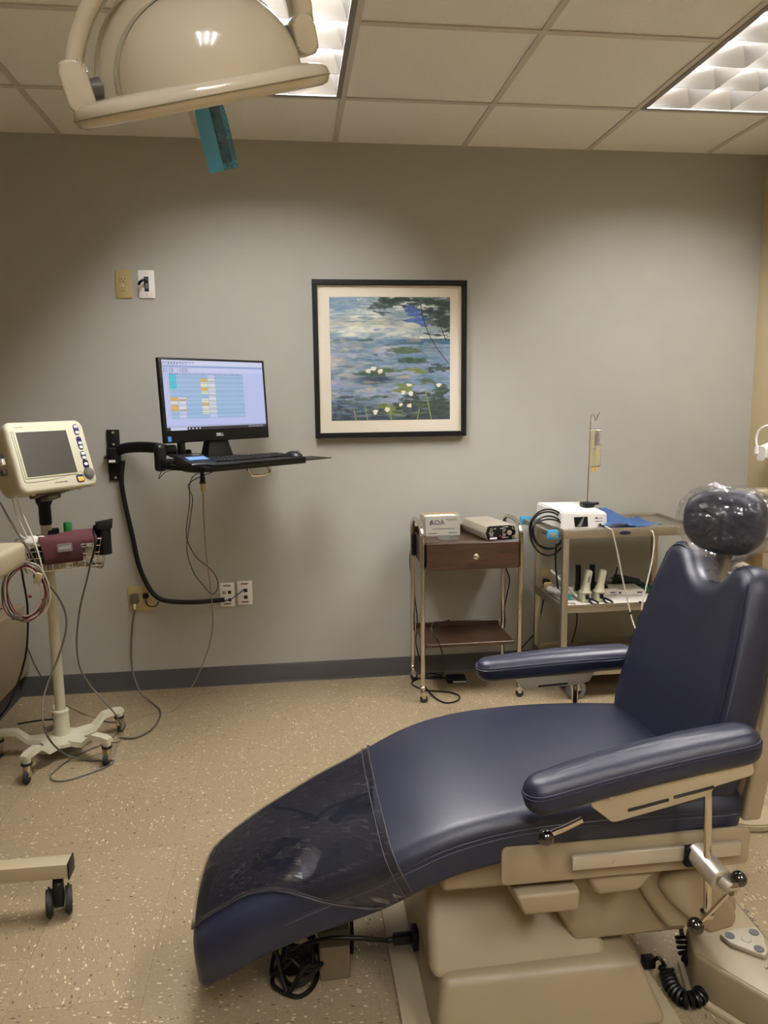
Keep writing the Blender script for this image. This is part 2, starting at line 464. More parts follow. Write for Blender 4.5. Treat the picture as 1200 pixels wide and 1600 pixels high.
# ceiling tiles with openings for the recessed lights
lights_cells = []
def cellx(i): return GX+i*TILE
def celly(k): return GY-k*TILE
fixt = [(-1, 0), (2, 0), (-1, 5), (2, 5)]
open_cells = set()
for (i, k) in fixt: open_cells |= {(i, k), (i, k+1)}
mb = MB(); gb = MB()
xs = sorted({XL, XR} | {cellx(i) for i in range(-6, 5) if XL < cellx(i) < XR})
ys = sorted({YF, 0.0} | {celly(k) for k in range(-1, 9) if YF < celly(k) < 0})
for xa, xb in zip(xs, xs[1:]):
    for ya, yb in zip(ys, ys[1:]):
        i = math.floor(((xa+xb)/2-GX)/TILE); k = math.floor((GY-(ya+yb)/2)/TILE)
        if (i, k) in open_cells: continue
        mb.box(xa, xb, ya, yb, CEIL+.004, CEIL+.02)
G = .012
def cell_at(x, y): return (math.floor((x-GX)/TILE), math.floor((GY-y)/TILE))
for x in xs[1:-1]:
    for ya, yb in zip(ys, ys[1:]):
        gb.box(x-G, x+G, ya, yb, CEIL-.001, CEIL+.003)
for y in ys[1:-1]:
    for xa, xb in zip(xs, xs[1:]):
        c1, c2 = cell_at((xa+xb)/2, y+.05), cell_at((xa+xb)/2, y-.05)
        if c1 in open_cells and c2 in open_cells: continue
        gb.box(xa, xb, y-G, y+G, CEIL-.0015, CEIL+.0025)
# grid bars over the openings stay as the fixture edge
ceil = struct('ceiling', mb, M_tile)
cg = obj('ceiling_grid', gb, M_grid, ceil)
# remove the bar that would cross the middle of each fixture: louvers sit below it, see builder
struct('floor', MB().box(XL, XR, YF, 0, -.05, 0), floor_mat())
struct('wall_back', MB().box(XL-.1, XR+.1, 0, .1, 0, CEIL+.2), M_wall)
struct('wall_right', MB().box(XR, XR+.1, YF, 0, 0, CEIL+.2), M_tan)
struct('wall_left', MB().box(XL-.1, XL, YF, 0, 0, CEIL+.2), M_tan)
struct('wall_front', MB().box(XL-.1, XR+.1, YF-.1, YF, 0, CEIL+.2), M_tan)
def baseb(a, b_, nrm):
    a = V(a); b_ = V(b_); d = (b_-a).normalized(); L_ = (b_-a).length
    pr = [(0, 0), (.010, 0), (.008, .006), (.005, .014), (.004, .092), (.001, .098), (0, .098)]
    return MB().prism(pr, 0, L_, 'x', mtx=frame((a.x, a.y, 0), d, nrm)) if False else MB().hexa(
        [(a.x+nrm[0]*p, a.y+nrm[1]*p, q) for p, q in pr], [(b_.x+nrm[0]*p, b_.y+nrm[1]*p, q) for p, q in pr])
struct('baseboard_back', baseb((XL, 0), (XR, 0), (0, -1)), M_base)
struct('baseboard_right', baseb((XR, 0), (XR, YF), (-1, 0)), M_base)
struct('baseboard_left', baseb((XL, 0), (XL, YF), (1, 0)), M_base)

# ================================================================== recessed fluorescent fixtures
tube_m = bpy.data.materials.new('fluorescent_tube'); tube_m.use_nodes = True
_b = tube_m.node_tree.nodes['Principled BSDF']; _b.inputs['Emission Color'].default_value = (*TUBE_COL, 1); _b.inputs['Emission Strength'].default_value = TUBE
_b.inputs['Base Color'].default_value = (.8, .8, .8, 1)
M_fixh = mat('fixture_housing', (238, 234, 224), .5)
M_fixf = mat('fixture_frame', (126, 122, 118), .5)
def fixture(i, k, label):
    x0, x1 = cellx(i)+.013, cellx(i+1)-.013; y1, y0 = celly(k)-.013, celly(k+2)+.013
    cx, cy = (x0+x1)/2, (y0+y1)/2
    t = thing('ceiling_light', label, 'ceiling light', (cx, cy, CEIL), group='recessed ceiling lights')
    z0, z1 = CEIL-.004, CEIL+.135
    h = MB(); th = .004
    h.box(x0, x1, y0, y1, z1, z1+th).box(x0, x0+th, y0, y1, CEIL+.004, z1).box(x1-th, x1, y0, y1, CEIL+.004, z1)
    h.box(x0, x1, y0, y0+th, CEIL+.004, z1).box(x0, x1, y1-th, y1, CEIL+.004, z1)
    obj('housing', h, M_fixh, t, True)
    f = MB(); g = .016
    f.box(x0-.004, x0+g, y0, y1, z0, CEIL+.006).box(x1-g, x1+.004, y0, y1, z0, CEIL+.006)
    f.box(x0+g, x1-g, y0-.004, y0+g, z0, CEIL+.006).box(x0+g, x1-g, y1-g, y1+.004, z0, CEIL+.006)
    obj('frame', f, M_fixf, t, True)
    # parabolic blades: wedge shaped, thin at the bottom edge and wide at the top
    lv = MB(); xa, xb, ya, yb = x0+g, x1-g, y0+g, y1-g; zb, zt = CEIL+.002, CEIL+.068
    def blade_prof(c): 
        return [(c-.0015, zb), (c+.0015, zb), (c+.004, zb+.012), (c+.012, zb+.034), (c+.026, zt), (c-.026, zt), (c-.012, zb+.034), (c-.004, zb+.012)]
    def half(c, s): return [(c, zb), (c+s*.001, zb), (c+s*.004, zb+.014), (c+s*.013, zb+.036), (c+s*.028, zt), (c, zt)]
    nx, ny = 3, 6
    for j in range(1, nx):
        lv.prism(blade_prof(xa+(xb-xa)*j/nx), ya, yb, 'y')
    for j in range(1, ny):
        lv.prism(blade_prof(ya+(yb-ya)*j/ny), xa, xb, 'x')
    lv.prism(half(xa, 1), ya, yb, 'y'); lv.prism(half(xb, -1), ya, yb, 'y')
    lv.prism(half(ya, 1), xa, xb, 'x'); lv.prism(half(yb, -1), xa, xb, 'x')
    obj('louver', lv, M_louver, t, True)
    for j in range(3):
        c = xa+(xb-xa)*(j+.5)/3
        obj('tube', MB().cyl((c, ya+.01, CEIL+.098), (c, yb-.01, CEIL+.098), .0165, n=14), tube_m, t, True)
    return t
for (i, k), lb in zip(fixt, ['recessed louvered ceiling light behind the white dental lamp head', 'recessed louvered ceiling light at the right edge, clear of the dental lamp',
        'recessed ceiling light over the camera side, middle one', 'recessed ceiling light over the camera side, right', 'recessed ceiling light over the camera side, far left']):
    fixture(i, k, lb)
# ================================================================== wall things
def outlet_plate(name, label, px0, py0, px1, py1, m, kind, group=None):
    a = at(px0, py0, y=-.003); b_ = at(px1, py1, y=-.003)
    cx, cz = (a.x+b_.x)/2, (a.z+b_.z)/2; hx, hz = abs(b_.x-a.x)/2, abs(a.z-b_.z)/2
    t = thing(name, label, 'wall plate', (cx, 0, cz), group=group)
    obj('plate', MB().box(-hx, hx, -.006, 0, -hz, hz, .002), m, t)
    gangs = [-.023, .023] if hx > .05 else [0]
    if kind == 'duplex':
        for g in gangs:
            for s_ in (1, -1):
                f = MB().prism(rrect(.017, .014, .008, cx=g, cy=s_*.0195), -.0085, -.005, 'y', .001)
                o = obj('socket', f, m, t)
                sl = MB().box(g-.008, g-.006, -.0092, -.008, s_*.0195-.001, s_*.0195+.008).box(g+.006, g+.008, -.0092, -.008, s_*.0195-.001, s_*.0195+.007)
                sl.cyl((g, -.0092, s_*.0195-.007), (g, -.008, s_*.0195-.007), .0025, n=10)
                obj('slot', sl, M_shadow, o)
            obj('screw', MB().cyl((g, -.0075, 0), (g, -.005, 0), .003, n=10), M_alu, t)
    if kind == 'jacks':
        for (jx, jz) in ((-.014, .012), (.012, .012), (.012, -.026)):
            obj('jack', MB().box(jx-.008, jx+.008, -.0078, -.0055, jz-.008, jz+.008, .001), M_shadow if jx > 0 else M_gpaint, t)
        for s_ in (1, -1): obj('printed_label', MB().box(-.018, .018, -.0066, -.0058, s_*.046-.004, s_*.046+.004), M_cushgrey, t)
    if kind == 'jacks2':
        for (jx, jz) in ((.004, .012), (.004, -.022)):
            obj('jack', MB().box(jx-.009, jx+.009, -.0078, -.0055, jz-.009, jz+.009, .001), M_shadow, t)
        for s_ in (1, -1): obj('printed_label', MB().box(-.018, .018, -.0066, -.0058, s_*.046-.004, s_*.046+.004), M_cushgrey, t)
    if kind == 'port':
        obj('port', MB().box(-.010, .010, -.009, -.005, -.033, .033, .002), M_shadow, t)
        obj('insert', MB().box(-.006, .006, -.0105, -.008, -.02, .022, .001), M_cushgrey, t)
        for s_ in (1, -1): obj('screw', MB().cyl((0, -.0075, s_*.048), (0, -.005, s_*.048), .003, n=10), M_alu, t)
    return t
outlet_plate('power_outlet', 'single ivory power outlet high on the grey wall', 179, 422, 207, 466, M_ivory, 'duplex')
t = outlet_plate('wall_port', 'white wall port with a short black lead, high on the wall', 215, 422, 243, 466, M_white, 'port')
p = at(229, 440, y=-.012)
lead = single('cable_stub', MB().tube([p, p+V((-.006, -.03, .004)), p+V((-.022, -.036, -.006)), p+V((-.03, -.030, -.018))], .006, 8), M_black, 'short black lead sticking out of the white wall port', 'cable')
outlet_plate('power_outlet', 'double ivory power outlet low on the wall under the computer', 199, 916, 243, 953, M_ivory, 'duplex')
outlet_plate('data_outlet', 'white three-jack data outlet where the thick black cable ends', 343, 911, 367, 947, M_white, 'jacks')
outlet_plate('data_outlet', 'white two-jack data outlet, right one of the low white pair', 370, 908, 395, 944, M_white, 'jacks2')
outlet_plate('power_outlet', 'single ivory power outlet seen behind the steel cart', 838, 889, 862, 929, M_ivory, 'duplex')
p = at(852, 908, y=-.01)
single('power_plug', MB().box(p.x-.018, p.x+.016, -.045, -.0095, p.z-.014, p.z+.014, .006), M_black, 'black plug in the outlet behind the steel cart', 'plug')
p = at(211, 935, y=-.01)
gp = thing('power_plug', 'grey plug with hanging grey cord in the low double outlet', 'plug', (p.x, 0, p.z))
obj('plug_body', MB().box(-.020, .020, -.040, -.0095, -.022, .024, .008), M_cable, gp)
obj('strain_relief', MB().cyl((0, -.03, -.02), (0, -.03, -.05), .008, .005, n=10), M_white, gp)
A = at
cordp = [(p.x, -.03, p.z-.05), A(206, 985, y=-.04), A(206, 1040, y=-.06), A(217, 1078, y=-.16), A(235, 1096, z=.006), A(249, 1108, z=.006), A(249, 1122, z=.006), A(236, 1140, z=.006), A(212, 1152, z=.006), A(188, 1153, z=.006)]
obj('cord', MB().tube(cordp, .0042, 8), M_cable, gp, True)
p = at(228, 930, y=-.01)
single('power_plug', MB().box(p.x-.013, p.x+.015, -.035, -.0095, p.z-.012, p.z+.012, .006).tube([(p.x, -.03, p.z-.008), A(231, 946, y=-.035), A(243, 947, y=-.03), A(248, 940, y=-.03)], .0028, 8), M_black,
       'small black plug in the low double outlet, right beside the grey one', 'plug')

# framed painting
def fb(x, y, s=3.0, o=4): return noise.fractal(V((x*s, y*s, 7.3)), 1.0, 2.0, o)
def mixv(a, b, t): t = max(0, min(1, t)); return tuple(a[i]+(b[i]-a[i])*t for i in range(3))
random.seed(5)
pads = [(.42, .40, .17, .028), (.33, .375, .14, .02), (.62, .255, .075, .045), (.70, .20, .10, .03), (.80, .315, .08, .022), (.92, .245, .06, .05), (.72, .40, .07, .03),
        (.90, .425, .11, .025), (.60, .575, .16, .022), (.66, .49, .12, .025), (.50, .09, .14, .04), (.66, .115, .15, .05), (.80, .13, .10, .035), (.38, .07, .08, .03)]
flow = [(.355, .425), (.31, .405), (.41, .40), (.65, .29), (.605, .225), (.665, .22), (.905, .285), (.58, .125), (.65, .12), (.365, .07), (.465, .085)]
strokes = {}
for k in range(420):
    su, sv = random.random(), random.random()**1.15
    ru, rv = random.uniform(.02, .10), random.uniform(.004, .013)
    if sv > .665: pal = [(150, 160, 160), (92, 120, 136), (196, 194, 176), (120, 140, 130), (108, 122, 158)]
    elif sv > .2: pal = [(104, 124, 158), (66, 98, 112), (138, 142, 140), (150, 134, 112), (58, 82, 84), (120, 130, 166)]
    else: pal = [(30, 42, 56), (48, 64, 84), (66, 86, 60), (26, 32, 38), (90, 104, 128)]
    st_ = (su, sv, ru, rv, random.choice(pal), random.uniform(.3, .75))
    for q in range(int((sv-rv*2)*40)-1, int((sv+rv*2)*40)+2): strokes.setdefault(q, []).append(st_)
def paint(u, v):
    n1 = fb(u*1.4, v*5, 2.2); n2 = fb(u*3+9, v*14, 2.5); n3 = fb(u*10+3, v*30, 2)
    if v > .665:
        c = mixv((112, 132, 142), (180, 184, 176), .5+n1*1.5+.5*math.exp(-((u-.5)**2/.05+(v-.84)**2/.012)))
        c = mixv(c, (96, 118, 150), (.25-u)*2+n2*.8-.1)
        c = mixv(c, (150, 140, 112), .35*math.exp(-((v-.80)**2)/.002)+n3*.2)
    else:
        c = mixv((84, 112, 132), (122, 134, 158), .5+n1*1.7)
        c = mixv(c, (160, 158, 148), (.55-u)*.9*(1 if v > .15 else 0)+n2*.9-.12)
        if v > .62: c = mixv(c, (52, 90, 116), (u-.45)*6)
        c = mixv(c, (34, 52, 66), (.16-v)*6+n2*.9)
        c = mixv(c, (40, 62, 84), 1.4*math.exp(-((u-.38)**2/.03+(v-.335)**2/.0009)))
    for (su, sv, ru, rv, sc_, al) in strokes.get(int(v*40), ()):
        if abs(u-su) < ru*1.5:
            d = ((u-su)/ru)**2+((v-sv)/rv)**2+n3*1.2+n2
            if d < 1: c = mixv(c, sc_, al*(1-d*.5))
    for k, (pu, pv, ru, rv) in enumerate(pads):
        d = ((u-pu)/ru)**2+((v-pv)/rv)**2+n2*1.6+n3*.8
        if d < 1: c = mixv(c, [(62, 84, 56), (44, 68, 58), (96, 112, 56), (36, 52, 48)][k % 4], .85-.2*d)
    # dark leaf clumps of the overhanging branch
    for (pu, pv, r) in ((.45, .965, .09), (.70, .965, .11), (.80, .90, .08), (.88, .84, .12), (.96, .80, .10), (.93, .93, .10), (.62, .985, .10), (.88, .08, .13), (.97, .12, .10)):
        d = math.hypot(u-pu, (v-pv)*1.15)/r+n2*1.1+n3*.7
        if d < 1: c = mixv(c, (38, 56, 54), .95-.4*d)
    for (pu, pv, r) in ((.70, .86, .07), (.76, .80, .05)):
        d = math.hypot(u-pu, v-pv)/r+n2*1.3
        if d < 1: c = mixv(c, (60, 88, 150), .8)
    for (x0, y0, x1, y1, bend) in ((.75, .95, .99, .46, -.05), (.90, .88, .97, .64, -.01)):
        if min(y0, y1) < v < max(y0, y1):
            t_ = (y0-v)/(y0-y1); xx = x0+(x1-x0)*t_+bend*math.sin(PI*t_)
            if abs(u-xx) < .004: c = (42, 34, 34)
    for (x0, y0, h_, s_) in ((.205, 0, .10, -.2), (.30, 0, .11, -.18), (.50, 0, .16, -.1), (.84, 0, .26, -.2), (.72, 0, .09, .2)):
        if v < h_ and abs(u-(x0+s_*v)) < .0045: c = (112, 128, 74)
    for (pu, pv) in flow:
        d = math.hypot(u-pu, (v-pv)*1.25)/.021+n3*.6
        if d < 1: c = mixv((226, 214, 196), (200, 160, 140), d*.7)
    return tuple(max(6, min(245, (x-70)*1.28+92+n3*10)) for x in c)
pic = thing('framed_painting', 'black-framed lily pond painting with wide cream mat on the grey wall', 'picture', (.498, 0, 1.604))
S = .372; fw = .024
f = MB()
for (x0, x1, z0, z1) in ((-S, S, S-fw, S), (-S, S, -S, -S+fw), (-S, -S+fw, -S+fw, S-fw), (S-fw, S, -S+fw, S-fw)): f.box(x0, x1, -.034, -.002, z0, z1, .0015, 1)
obj('frame', f, mat('black_frame', (9, 10, 10), .55, spec=.2), pic)
obj('mat_board', MB().box(-S+fw, S-fw, -.018, -.012, -S+fw, S-fw), mat('cream_mat_board', (240, 232, 214), .85), pic)
Pw = .292
obj('canvas_print', painted(Pw*2, Pw*2, 260, 260, paint, Matrix.Translation((0, -.0185, .002))), attr_mat('painting_colours', .6, tex=.16), pic)
obj('glass', MB().box(-S+fw, S-fw, -.0235, -.022, -S+fw, S-fw), M_glass, pic)

# ================================================================== wall mounted computer workstation
o_ = V((-.301, -.379, 0)); YW = math.radians(41)
WS = xf(o_, rz=YW)         # local x along the screen, -y towards the viewer
TZ = 1.165                 # tray top height
ws = thing('keyboard_tray', 'black wall-arm keyboard tray under the computer, with chrome handle', 'keyboard tray', mtx=WS)
tray = MB().hexa([(x, y, TZ-.022) for x, y in [(-.245, -.235), (-.225, -.255), (.27, -.255), (.275, -.05), (.26, .02), (-.275, .02), (-.275, -.06)]],
                 [(x, y, TZ) for x, y in [(-.245, -.235), (-.225, -.255), (.27, -.255), (.275, -.05), (.26, .02), (-.275, .02), (-.275, -.06)]], .004)
obj('tray', tray, M_black, ws)
obj('mouse_platform', MB().hexa([(x, y, TZ-.010) for x, y in [(.25, -.27), (.42, -.26), (.43, -.12), (.25, -.10)]], [(x, y, TZ-.006) for x, y in [(.25, -.27), (.42, -.26), (.43, -.12), (.25, -.10)]], .001), M_black, ws)
obj('palm_rest', MB().box(-.225, .265, -.262, -.215, TZ, TZ+.008, .004), M_blackm, ws)
obj('pull_handle', MB().tube([(-.045, -.245, TZ-.018), (-.045, -.262, TZ-.040), (-.030, -.268, TZ-.052), (.045, -.268, TZ-.052), (.060, -.262, TZ-.040), (.060, -.245, TZ-.018)], .006, 10), M_chrome, ws)
# wall bracket and arm
iW = WS.inverted()
br = MB(); bx0, bx1, bz0, bz1 = -.853, -.795, 1.048, 1.288
br.box(bx0, bx1, -.012, -.001, bz0, bz1, .003, 2, mtx=iW).box(bx0+.002, bx1-.002, -.045, -.01, 1.13, 1.205, .006, 2, mtx=iW)
br.box(bx0-.012, bx1+.004, -.04, -.005, 1.155, 1.163, .002, 2, mtx=iW)
wb = obj('wall_bracket', br, M_black, ws)
for z in (1.275, 1.062, 1.22): obj('bolt', MB().cyl((-.822, -.015, z), (-.822, -.011, z), .006, n=10).copyto([iW]), M_alu, wb)
obj('sticker', MB().box(-.842, -.812, -.0465, -.0445, 1.137, 1.148, mtx=iW), M_lime, wb)
arm = MB()
for dz, r_ in ((.0, .017), (.012, .014), (-.010, .014)):
    arm.tube([(-.80, -.03, 1.19+dz), (-.76, -.05, 1.202+dz), (-.68, -.09, 1.208+dz), (-.58, -.16, 1.203+dz), (-.50, -.27, 1.185+dz), (-.46, -.36, 1.17+dz)], r_, 12, mtx=iW)
obj('arm', arm, M_black, ws)
obj('arm_joint', MB().cyl((-.45, -.37, 1.150), (-.45, -.37, 1.212), .030, n=24, bev=.004).copyto([iW]), M_black, ws)
obj('support_rail', MB().box(-.20, .05, -.10, -.02, TZ-.036, TZ-.021, .003).box(-.29, -.23, -.04, .02, TZ-.018, TZ+.02, .006), M_black, ws)
# keyboard
kb = thing('keyboard', 'black computer keyboard on the wall-arm tray', 'keyboard', mtx=WS @ xf((.035, -.15, TZ)))
obj('case', MB().hexa([(-.205, -.065, .0), (.205, -.065, .0), (.205, .065, .0), (-.205, .065, .0)], [(-.203, -.063, .010), (.203, -.063, .010), (.203, .063, .018), (-.203, .063, .018)], .003), M_blackm, kb)
keys = MB()
for r_ in range(5):
    for c_ in range(18):
        x = -.192+c_*.0222+(r_ % 2)*.004; y = -.05+r_*.0215; z = .010+(y+.063)/.126*.008
        if x > .190: continue
        if r_ == 0 and 4 <= c_ <= 8:
            if c_ == 4: keys.box(x-.008, x+.097, y-.008, y+.008, z, z+.006, .0015, 1)
            continue
        keys.box(x-.0085, x+.0085, y-.0085, y+.0085, z, z+.006, .0015, 1)
obj('keys', keys, M_blackm, kb)
# mouse
ms = thing('mouse', 'black computer mouse at the right end of the keyboard tray', 'mouse', mtx=WS @ xf((.245, -.20, TZ)))
obj('shell', MB().ball((0, 0, .004), .034, 1.0, 1.5, .8, 20), M_black, ms)
obj('scroll_wheel', MB().cyl((-.004, -.030, .026), (.004, -.030, .026), .008, n=12), M_cushgrey, ms)
# signature pad
sp = thing('signature_pad', 'small black signature pad with a blue display, left on the tray', 'signature pad', mtx=WS @ xf((-.215, -.135, TZ), rz=-.12))
obj('pad_body', MB().hexa([(-.062, -.08, 0), (.062, -.08, 0), (.062, .07, 0), (-.062, .07, 0)], [(-.056, -.078, .012), (.056, -.078, .012), (.06, .068, .042), (-.06, .068, .042)], .006), M_black, sp)
tl = math.atan2(.03, .146)
scm = bpy.data.materials.new('pad_display'); scm.use_nodes = True
bb = scm.node_tree.nodes['Principled BSDF']; bb.inputs['Base Color'].default_value = (*lin((90, 120, 170)), 1); bb.inputs['Emission Color'].default_value = (*lin((96, 132, 196)), 1); bb.inputs['Emission Strength'].default_value = .45
obj('display', MB().box(-.042, .042, -.022, .022, 0, .0012, mtx=xf((0, -.012, .0268), rx=tl)), scm, sp)
obj('printed_name', text('TOPAZ', .011, .0002, xf((.02, .040, .0375), rx=tl)), M_lime, sp)
# the all-in-one computer
MT = math.radians(3.4); MH = .346; MWd = .54
mon = thing('computer_monitor', 'black all-in-one computer showing a schedule, on the wall arm', 'computer', mtx=WS @ xf((0, 0, TZ)))
ml = xf((0, 0, 1.421-TZ), rx=-MT)
obj('case', MB().box(-MWd/2, MWd/2, 0, .022, -MH/2, MH/2, .005, 2, mtx=ml).box(-.2, .2, .015, .05, -.13, .09, .02, 2, mtx=ml), M_black, mon)
def scr(u, v):
    # the appointment schedule
    bg = (192, 200, 246)
    if v < .042:
        if u < .19: return (206, 212, 244) if u > .03 else (24, 28, 44)
        if .2 < u < .32 and (int(u*90) % 3 == 0) and .012 < v < .03: return (210, 215, 235)
        if .80 < u < .97 and .015 < v < .027 and int(u*150) % 3: return (150, 155, 180)
        return (22, 26, 44)
    if v > .925: 
        if .955 > v > .935 and u < .25 and int(u*110) % 3 == 0: return (120, 128, 160)
        if .975 > v > .96 and u < .30 and int(u*160) % 4: return (150, 158, 190)
        return (214, 220, 250)
    if v > .898: return (150, 172, 222)
    if v > .83:
        if u < .33 and int(v*90) % 2 and int(u*120) % 3 and (u < .10 or .14 < u < .24): return (110, 120, 150)
        return (206, 212, 248)
    if v < .065: return (170, 178, 214)
    if .03 < u < .78 and .17 < v < .815:
        if u < .055: return (206, 190, 206) if int(v*60) % 2 else bg
        c = int((u-.055)/.0725); r_ = int((.815-v)/.645*26); fr = ((u-.055)/.0725) % 1; fv = ((.815-v)/.645*26) % 1
        if v > .80: return (120, 128, 160) if int(u*170) % 3 else (214, 218, 244)
        blue = (164, 196, 232); line = (124, 158, 206)
        cell = blue
        if c == 0:
            if r_ < 9: cell = (64, 206, 226)
            elif r_ in (14, 15): cell = (226, 176, 92)
            elif 16 <= r_ <= 17: cell = (226, 228, 220)
            elif 18 <= r_ <= 21: cell = (230, 186, 98)
        if c == 1:
            if r_ in (14, 16, 17, 18, 19, 20): cell = (222, 226, 236)
            elif r_ in (15, 21): cell = (214, 166, 110)
            elif r_ > 21: cell = (204, 212, 246)
        if c == 4:
            if r_ in (3, 4, 8, 9, 17, 18): cell = (228, 184, 104)
            elif 5 <= r_ <= 11 or 15 <= r_ <= 23: cell = (230, 232, 208)
        if c == 5:
            cell = (222, 228, 236) if r_ % 4 else (208, 206, 190)
            if r_ < 2 or r_ > 22: cell = (204, 210, 246)
        if fr > .94: return (170, 186, 224)
        if fv > .72: return mixv(cell, line, .55)
        return cell
    return bg
obj('screen', painted(.512, .285, 150, 96, scr, ml @ Matrix.Translation((0, -.0008, .020))), attr_mat('screen_colours', .3, emit=.82), mon)
obj('printed_name', text('DELL', .017, .0003, ml @ xf((.0, -.0006, -.147), rx=PI/2), True), M_lime, mon)
obj('sticker', MB().box(-.256, -.24, -.0012, 0, -.166, -.146, mtx=ml), mat('sticker_blue', (60, 120, 190), .4), mon)
st = MB().hexa([(-.17, .03, .006), (-.08, .03, .006), (-.08, .05, .006), (-.17, .05, .006)], [(-.17, .04, .12), (-.08, .04, .12), (-.08, .05, .12), (-.17, .05, .12)], .003)
obj('stand_neck', MB().hexa([(-.07, -.012, .004), (.07, -.012, .004), (.07, .05, .004), (-.07, .05, .004)], [(-.03, .02, .15), (.04, .02, .15), (.04, .045, .15), (-.03, .045, .15)], .006), M_black, mon)
obj('stand_bracket', MB().box(-.195, -.165, .0, .03, .0, .115, .01, 3).box(-.30, -.20, .01, .04, .035, .075, .012, 3).box(-.30, -.255, .0, .04, -.03, .08, .014, 3), M_black, mon)
obj('stand_base', MB().box(-.055, .115, -.05, .045, 0, .016, .006), M_black, mon)
for x in (-.01, .075): obj('bolt', MB().cyl((x, -.052, .008), (x, -.049, .008), .003, n=10), M_alu, mon)
# thick black cable sleeve to the wall plate
single('cable_sleeve', MB().tube([A(192, 720, y=-.05), A(190, 752, y=-.035), A(196, 790, y=-.03), A(207, 838, y=-.03), A(216, 880, y=-.03), A(228, 910, y=-.03), A(243, 931, y=-.03), A(262, 939, y=-.03), A(300, 941, y=-.03), A(330, 939, y=-.03), A(351, 937, y=-.022)], .0115, 12), M_blackm,
       'thick black cable sleeve from the wall bracket down to the data outlet', 'cable')
single('data_cable', MB().tube([A(340, 940, y=-.03), A(358, 937, y=-.03), A(370, 930, y=-.03), A(380, 922, y=-.022), A(382, 920, y=-.008)], .0028, 8), mat('blue_cable', (44, 62, 120), .5), 'short blue data cable into the right white data outlet', 'cable')
single('looped_cable', MB().tube([WS @ V((-.12, -.15, TZ-.025)), A(296, 755, y=-.52), A(301, 780, y=-.45), A(296, 820, y=-.40), A(292, 860, y=-.35), A(303, 895, y=-.30), A(318, 915, y=-.3), A(330, 928, y=-.3), A(339, 922, y=-.3), A(340, 908, y=-.3), A(330, 890, y=-.3), A(308, 872, y=-.32), A(295, 850, y=-.35), A(291, 830, y=-.4), A(296, 790, y=-.45), A(301, 745, y=-.52), WS @ V((-.10, -.14, TZ-.025))], .0019, 8), M_black,
       'thin black looped cable hanging under the keyboard tray', 'cable')
us = thing('hanging_cable', 'beige cable with black plug hanging from the tray to the floor', 'cable', A(316, 740, y=-.60))
cbase = A(316, 737, y=-.60); cbase.z = TZ-.022
q1 = cbase+V((0, 0, -.05)); q2 = cbase+V((0, 0, -.085))
obj('plug', MB().cyl(cbase, q1, .007, .011, n=14).cyl(q1, q1+V((0, 0, -.006)), .016, .012, n=14), M_black, us, True)
obj('adapter', MB().cyl(q1+V((0, 0, -.006)), q2, .011, .010, n=14).cyl(q2, q2+V((0, 0, -.012)), .007, .005, n=12), M_ivory, us, True)
obj('cord', MB().tube([q2, A(318, 800, y=-.58), A(322, 860, y=-.52), A(331, 940, y=-.38), A(331, 990, y=-.2), A(314, 1045, y=-.16), A(292, 1085, z=.03), A(270, 1110, z=.003), A(232, 1116, z=.003), A(205, 1128, z=.003), A(190, 1136, z=.003)], .0026, 8), mat('beige_cable', (132, 122, 98), .5), us, True)
single('pad_cable', MB().tube([WS @ V((-.27, -.02, TZ-.01)), A(256, 730, y=-.42), A(248, 748, y=-.42), A(262, 736, y=-.45), WS @ V((-.24, -.12, TZ-.02))], .0016, 8), M_black, 'thin black loop of wire beside the arm joint', 'cable')
# ================================================================== patient monitor on a rolling stand
PX, PY = -.957, -.645
stn = thing('monitor_stand', 'cream rolling pole stand with five casters carrying the patient monitor', 'rolling stand', (PX, PY, 0))
obj('pole', MB().cyl((0, 0, .09), (0, 0, 1.03), .020, n=24), M_cream, stn)
obj('pole_sleeve', MB().lathe([(.034, .070), (.031, .085), (.029, .17), (.031, .172), (.031, .180), (.026, .184)]), M_cream, stn)
angs = [-105, -33, 39, 111, 183]
star = MB()
for a in angs:
    c, s_ = math.cos(math.radians(a)), math.sin(math.radians(a)); d = V((c, s_, 0)); n = V((-s_, c, 0))
    def sec(r, z, hw, th):
        o = d*r
        return [o+n*hw+V((0, 0, z)), o-n*hw+V((0, 0, z)), o-n*hw*.85+V((0, 0, z+th)), o+n*hw*.85+V((0, 0, z+th))]
    star.loft([sec(.0, .052, .045, .02), sec(.075, .052, .034, .02), sec(.13, .053, .024, .02), (sec(.175, .092, .020, .021)), sec(.235, .094, .019, .020), sec(.262, .092, .016, .016)])
    star.cyl(d*.245+V((0, 0, .075)), d*.245+V((0, 0, .105)), .016, n=14)
star.lathe([(.085, .052), (.085, .066), (.06, .074), (.034, .080)], n=30)
obj('star_base', star, M_cream, stn, smooth=40)
for k, a in enumerate(angs):
    c, s_ = math.cos(math.radians(a)), math.sin(math.radians(a)); d = V((c, s_, 0))*.245
    ct = Matrix.Translation(d) @ Matrix.Rotation(math.radians(a+[20, -60, 40, 10, 80][k]), 4, 'Z')
    cs = obj('caster', MB().hexa([(-.006, -.014, .012), (.028, -.014, .028), (.028, .014, .028), (-.006, .014, .012)], [(-.014, -.015, .068), (.016, -.015, .068), (.016, .015, .068), (-.014, .015, .068)], .003, mtx=ct), M_chrome, stn)
    obj('wheel', MB().cyl((.014, -.011, .025), (.014, .011, .025), .025, n=24, bev=.004).copyto([ct]), M_rubber, cs)
    obj('swivel_ring', MB().cyl((0, 0, .066), (0, 0, .077), .021, n=20, bev=.003).copyto([ct]), M_rubber, cs)
obj('tilt_mount', MB().lathe([(.021, .945), (.023, .95), (.023, 1.02), (.031, 1.035), (.032, 1.10), (.026, 1.115)], n=20), M_black, stn)
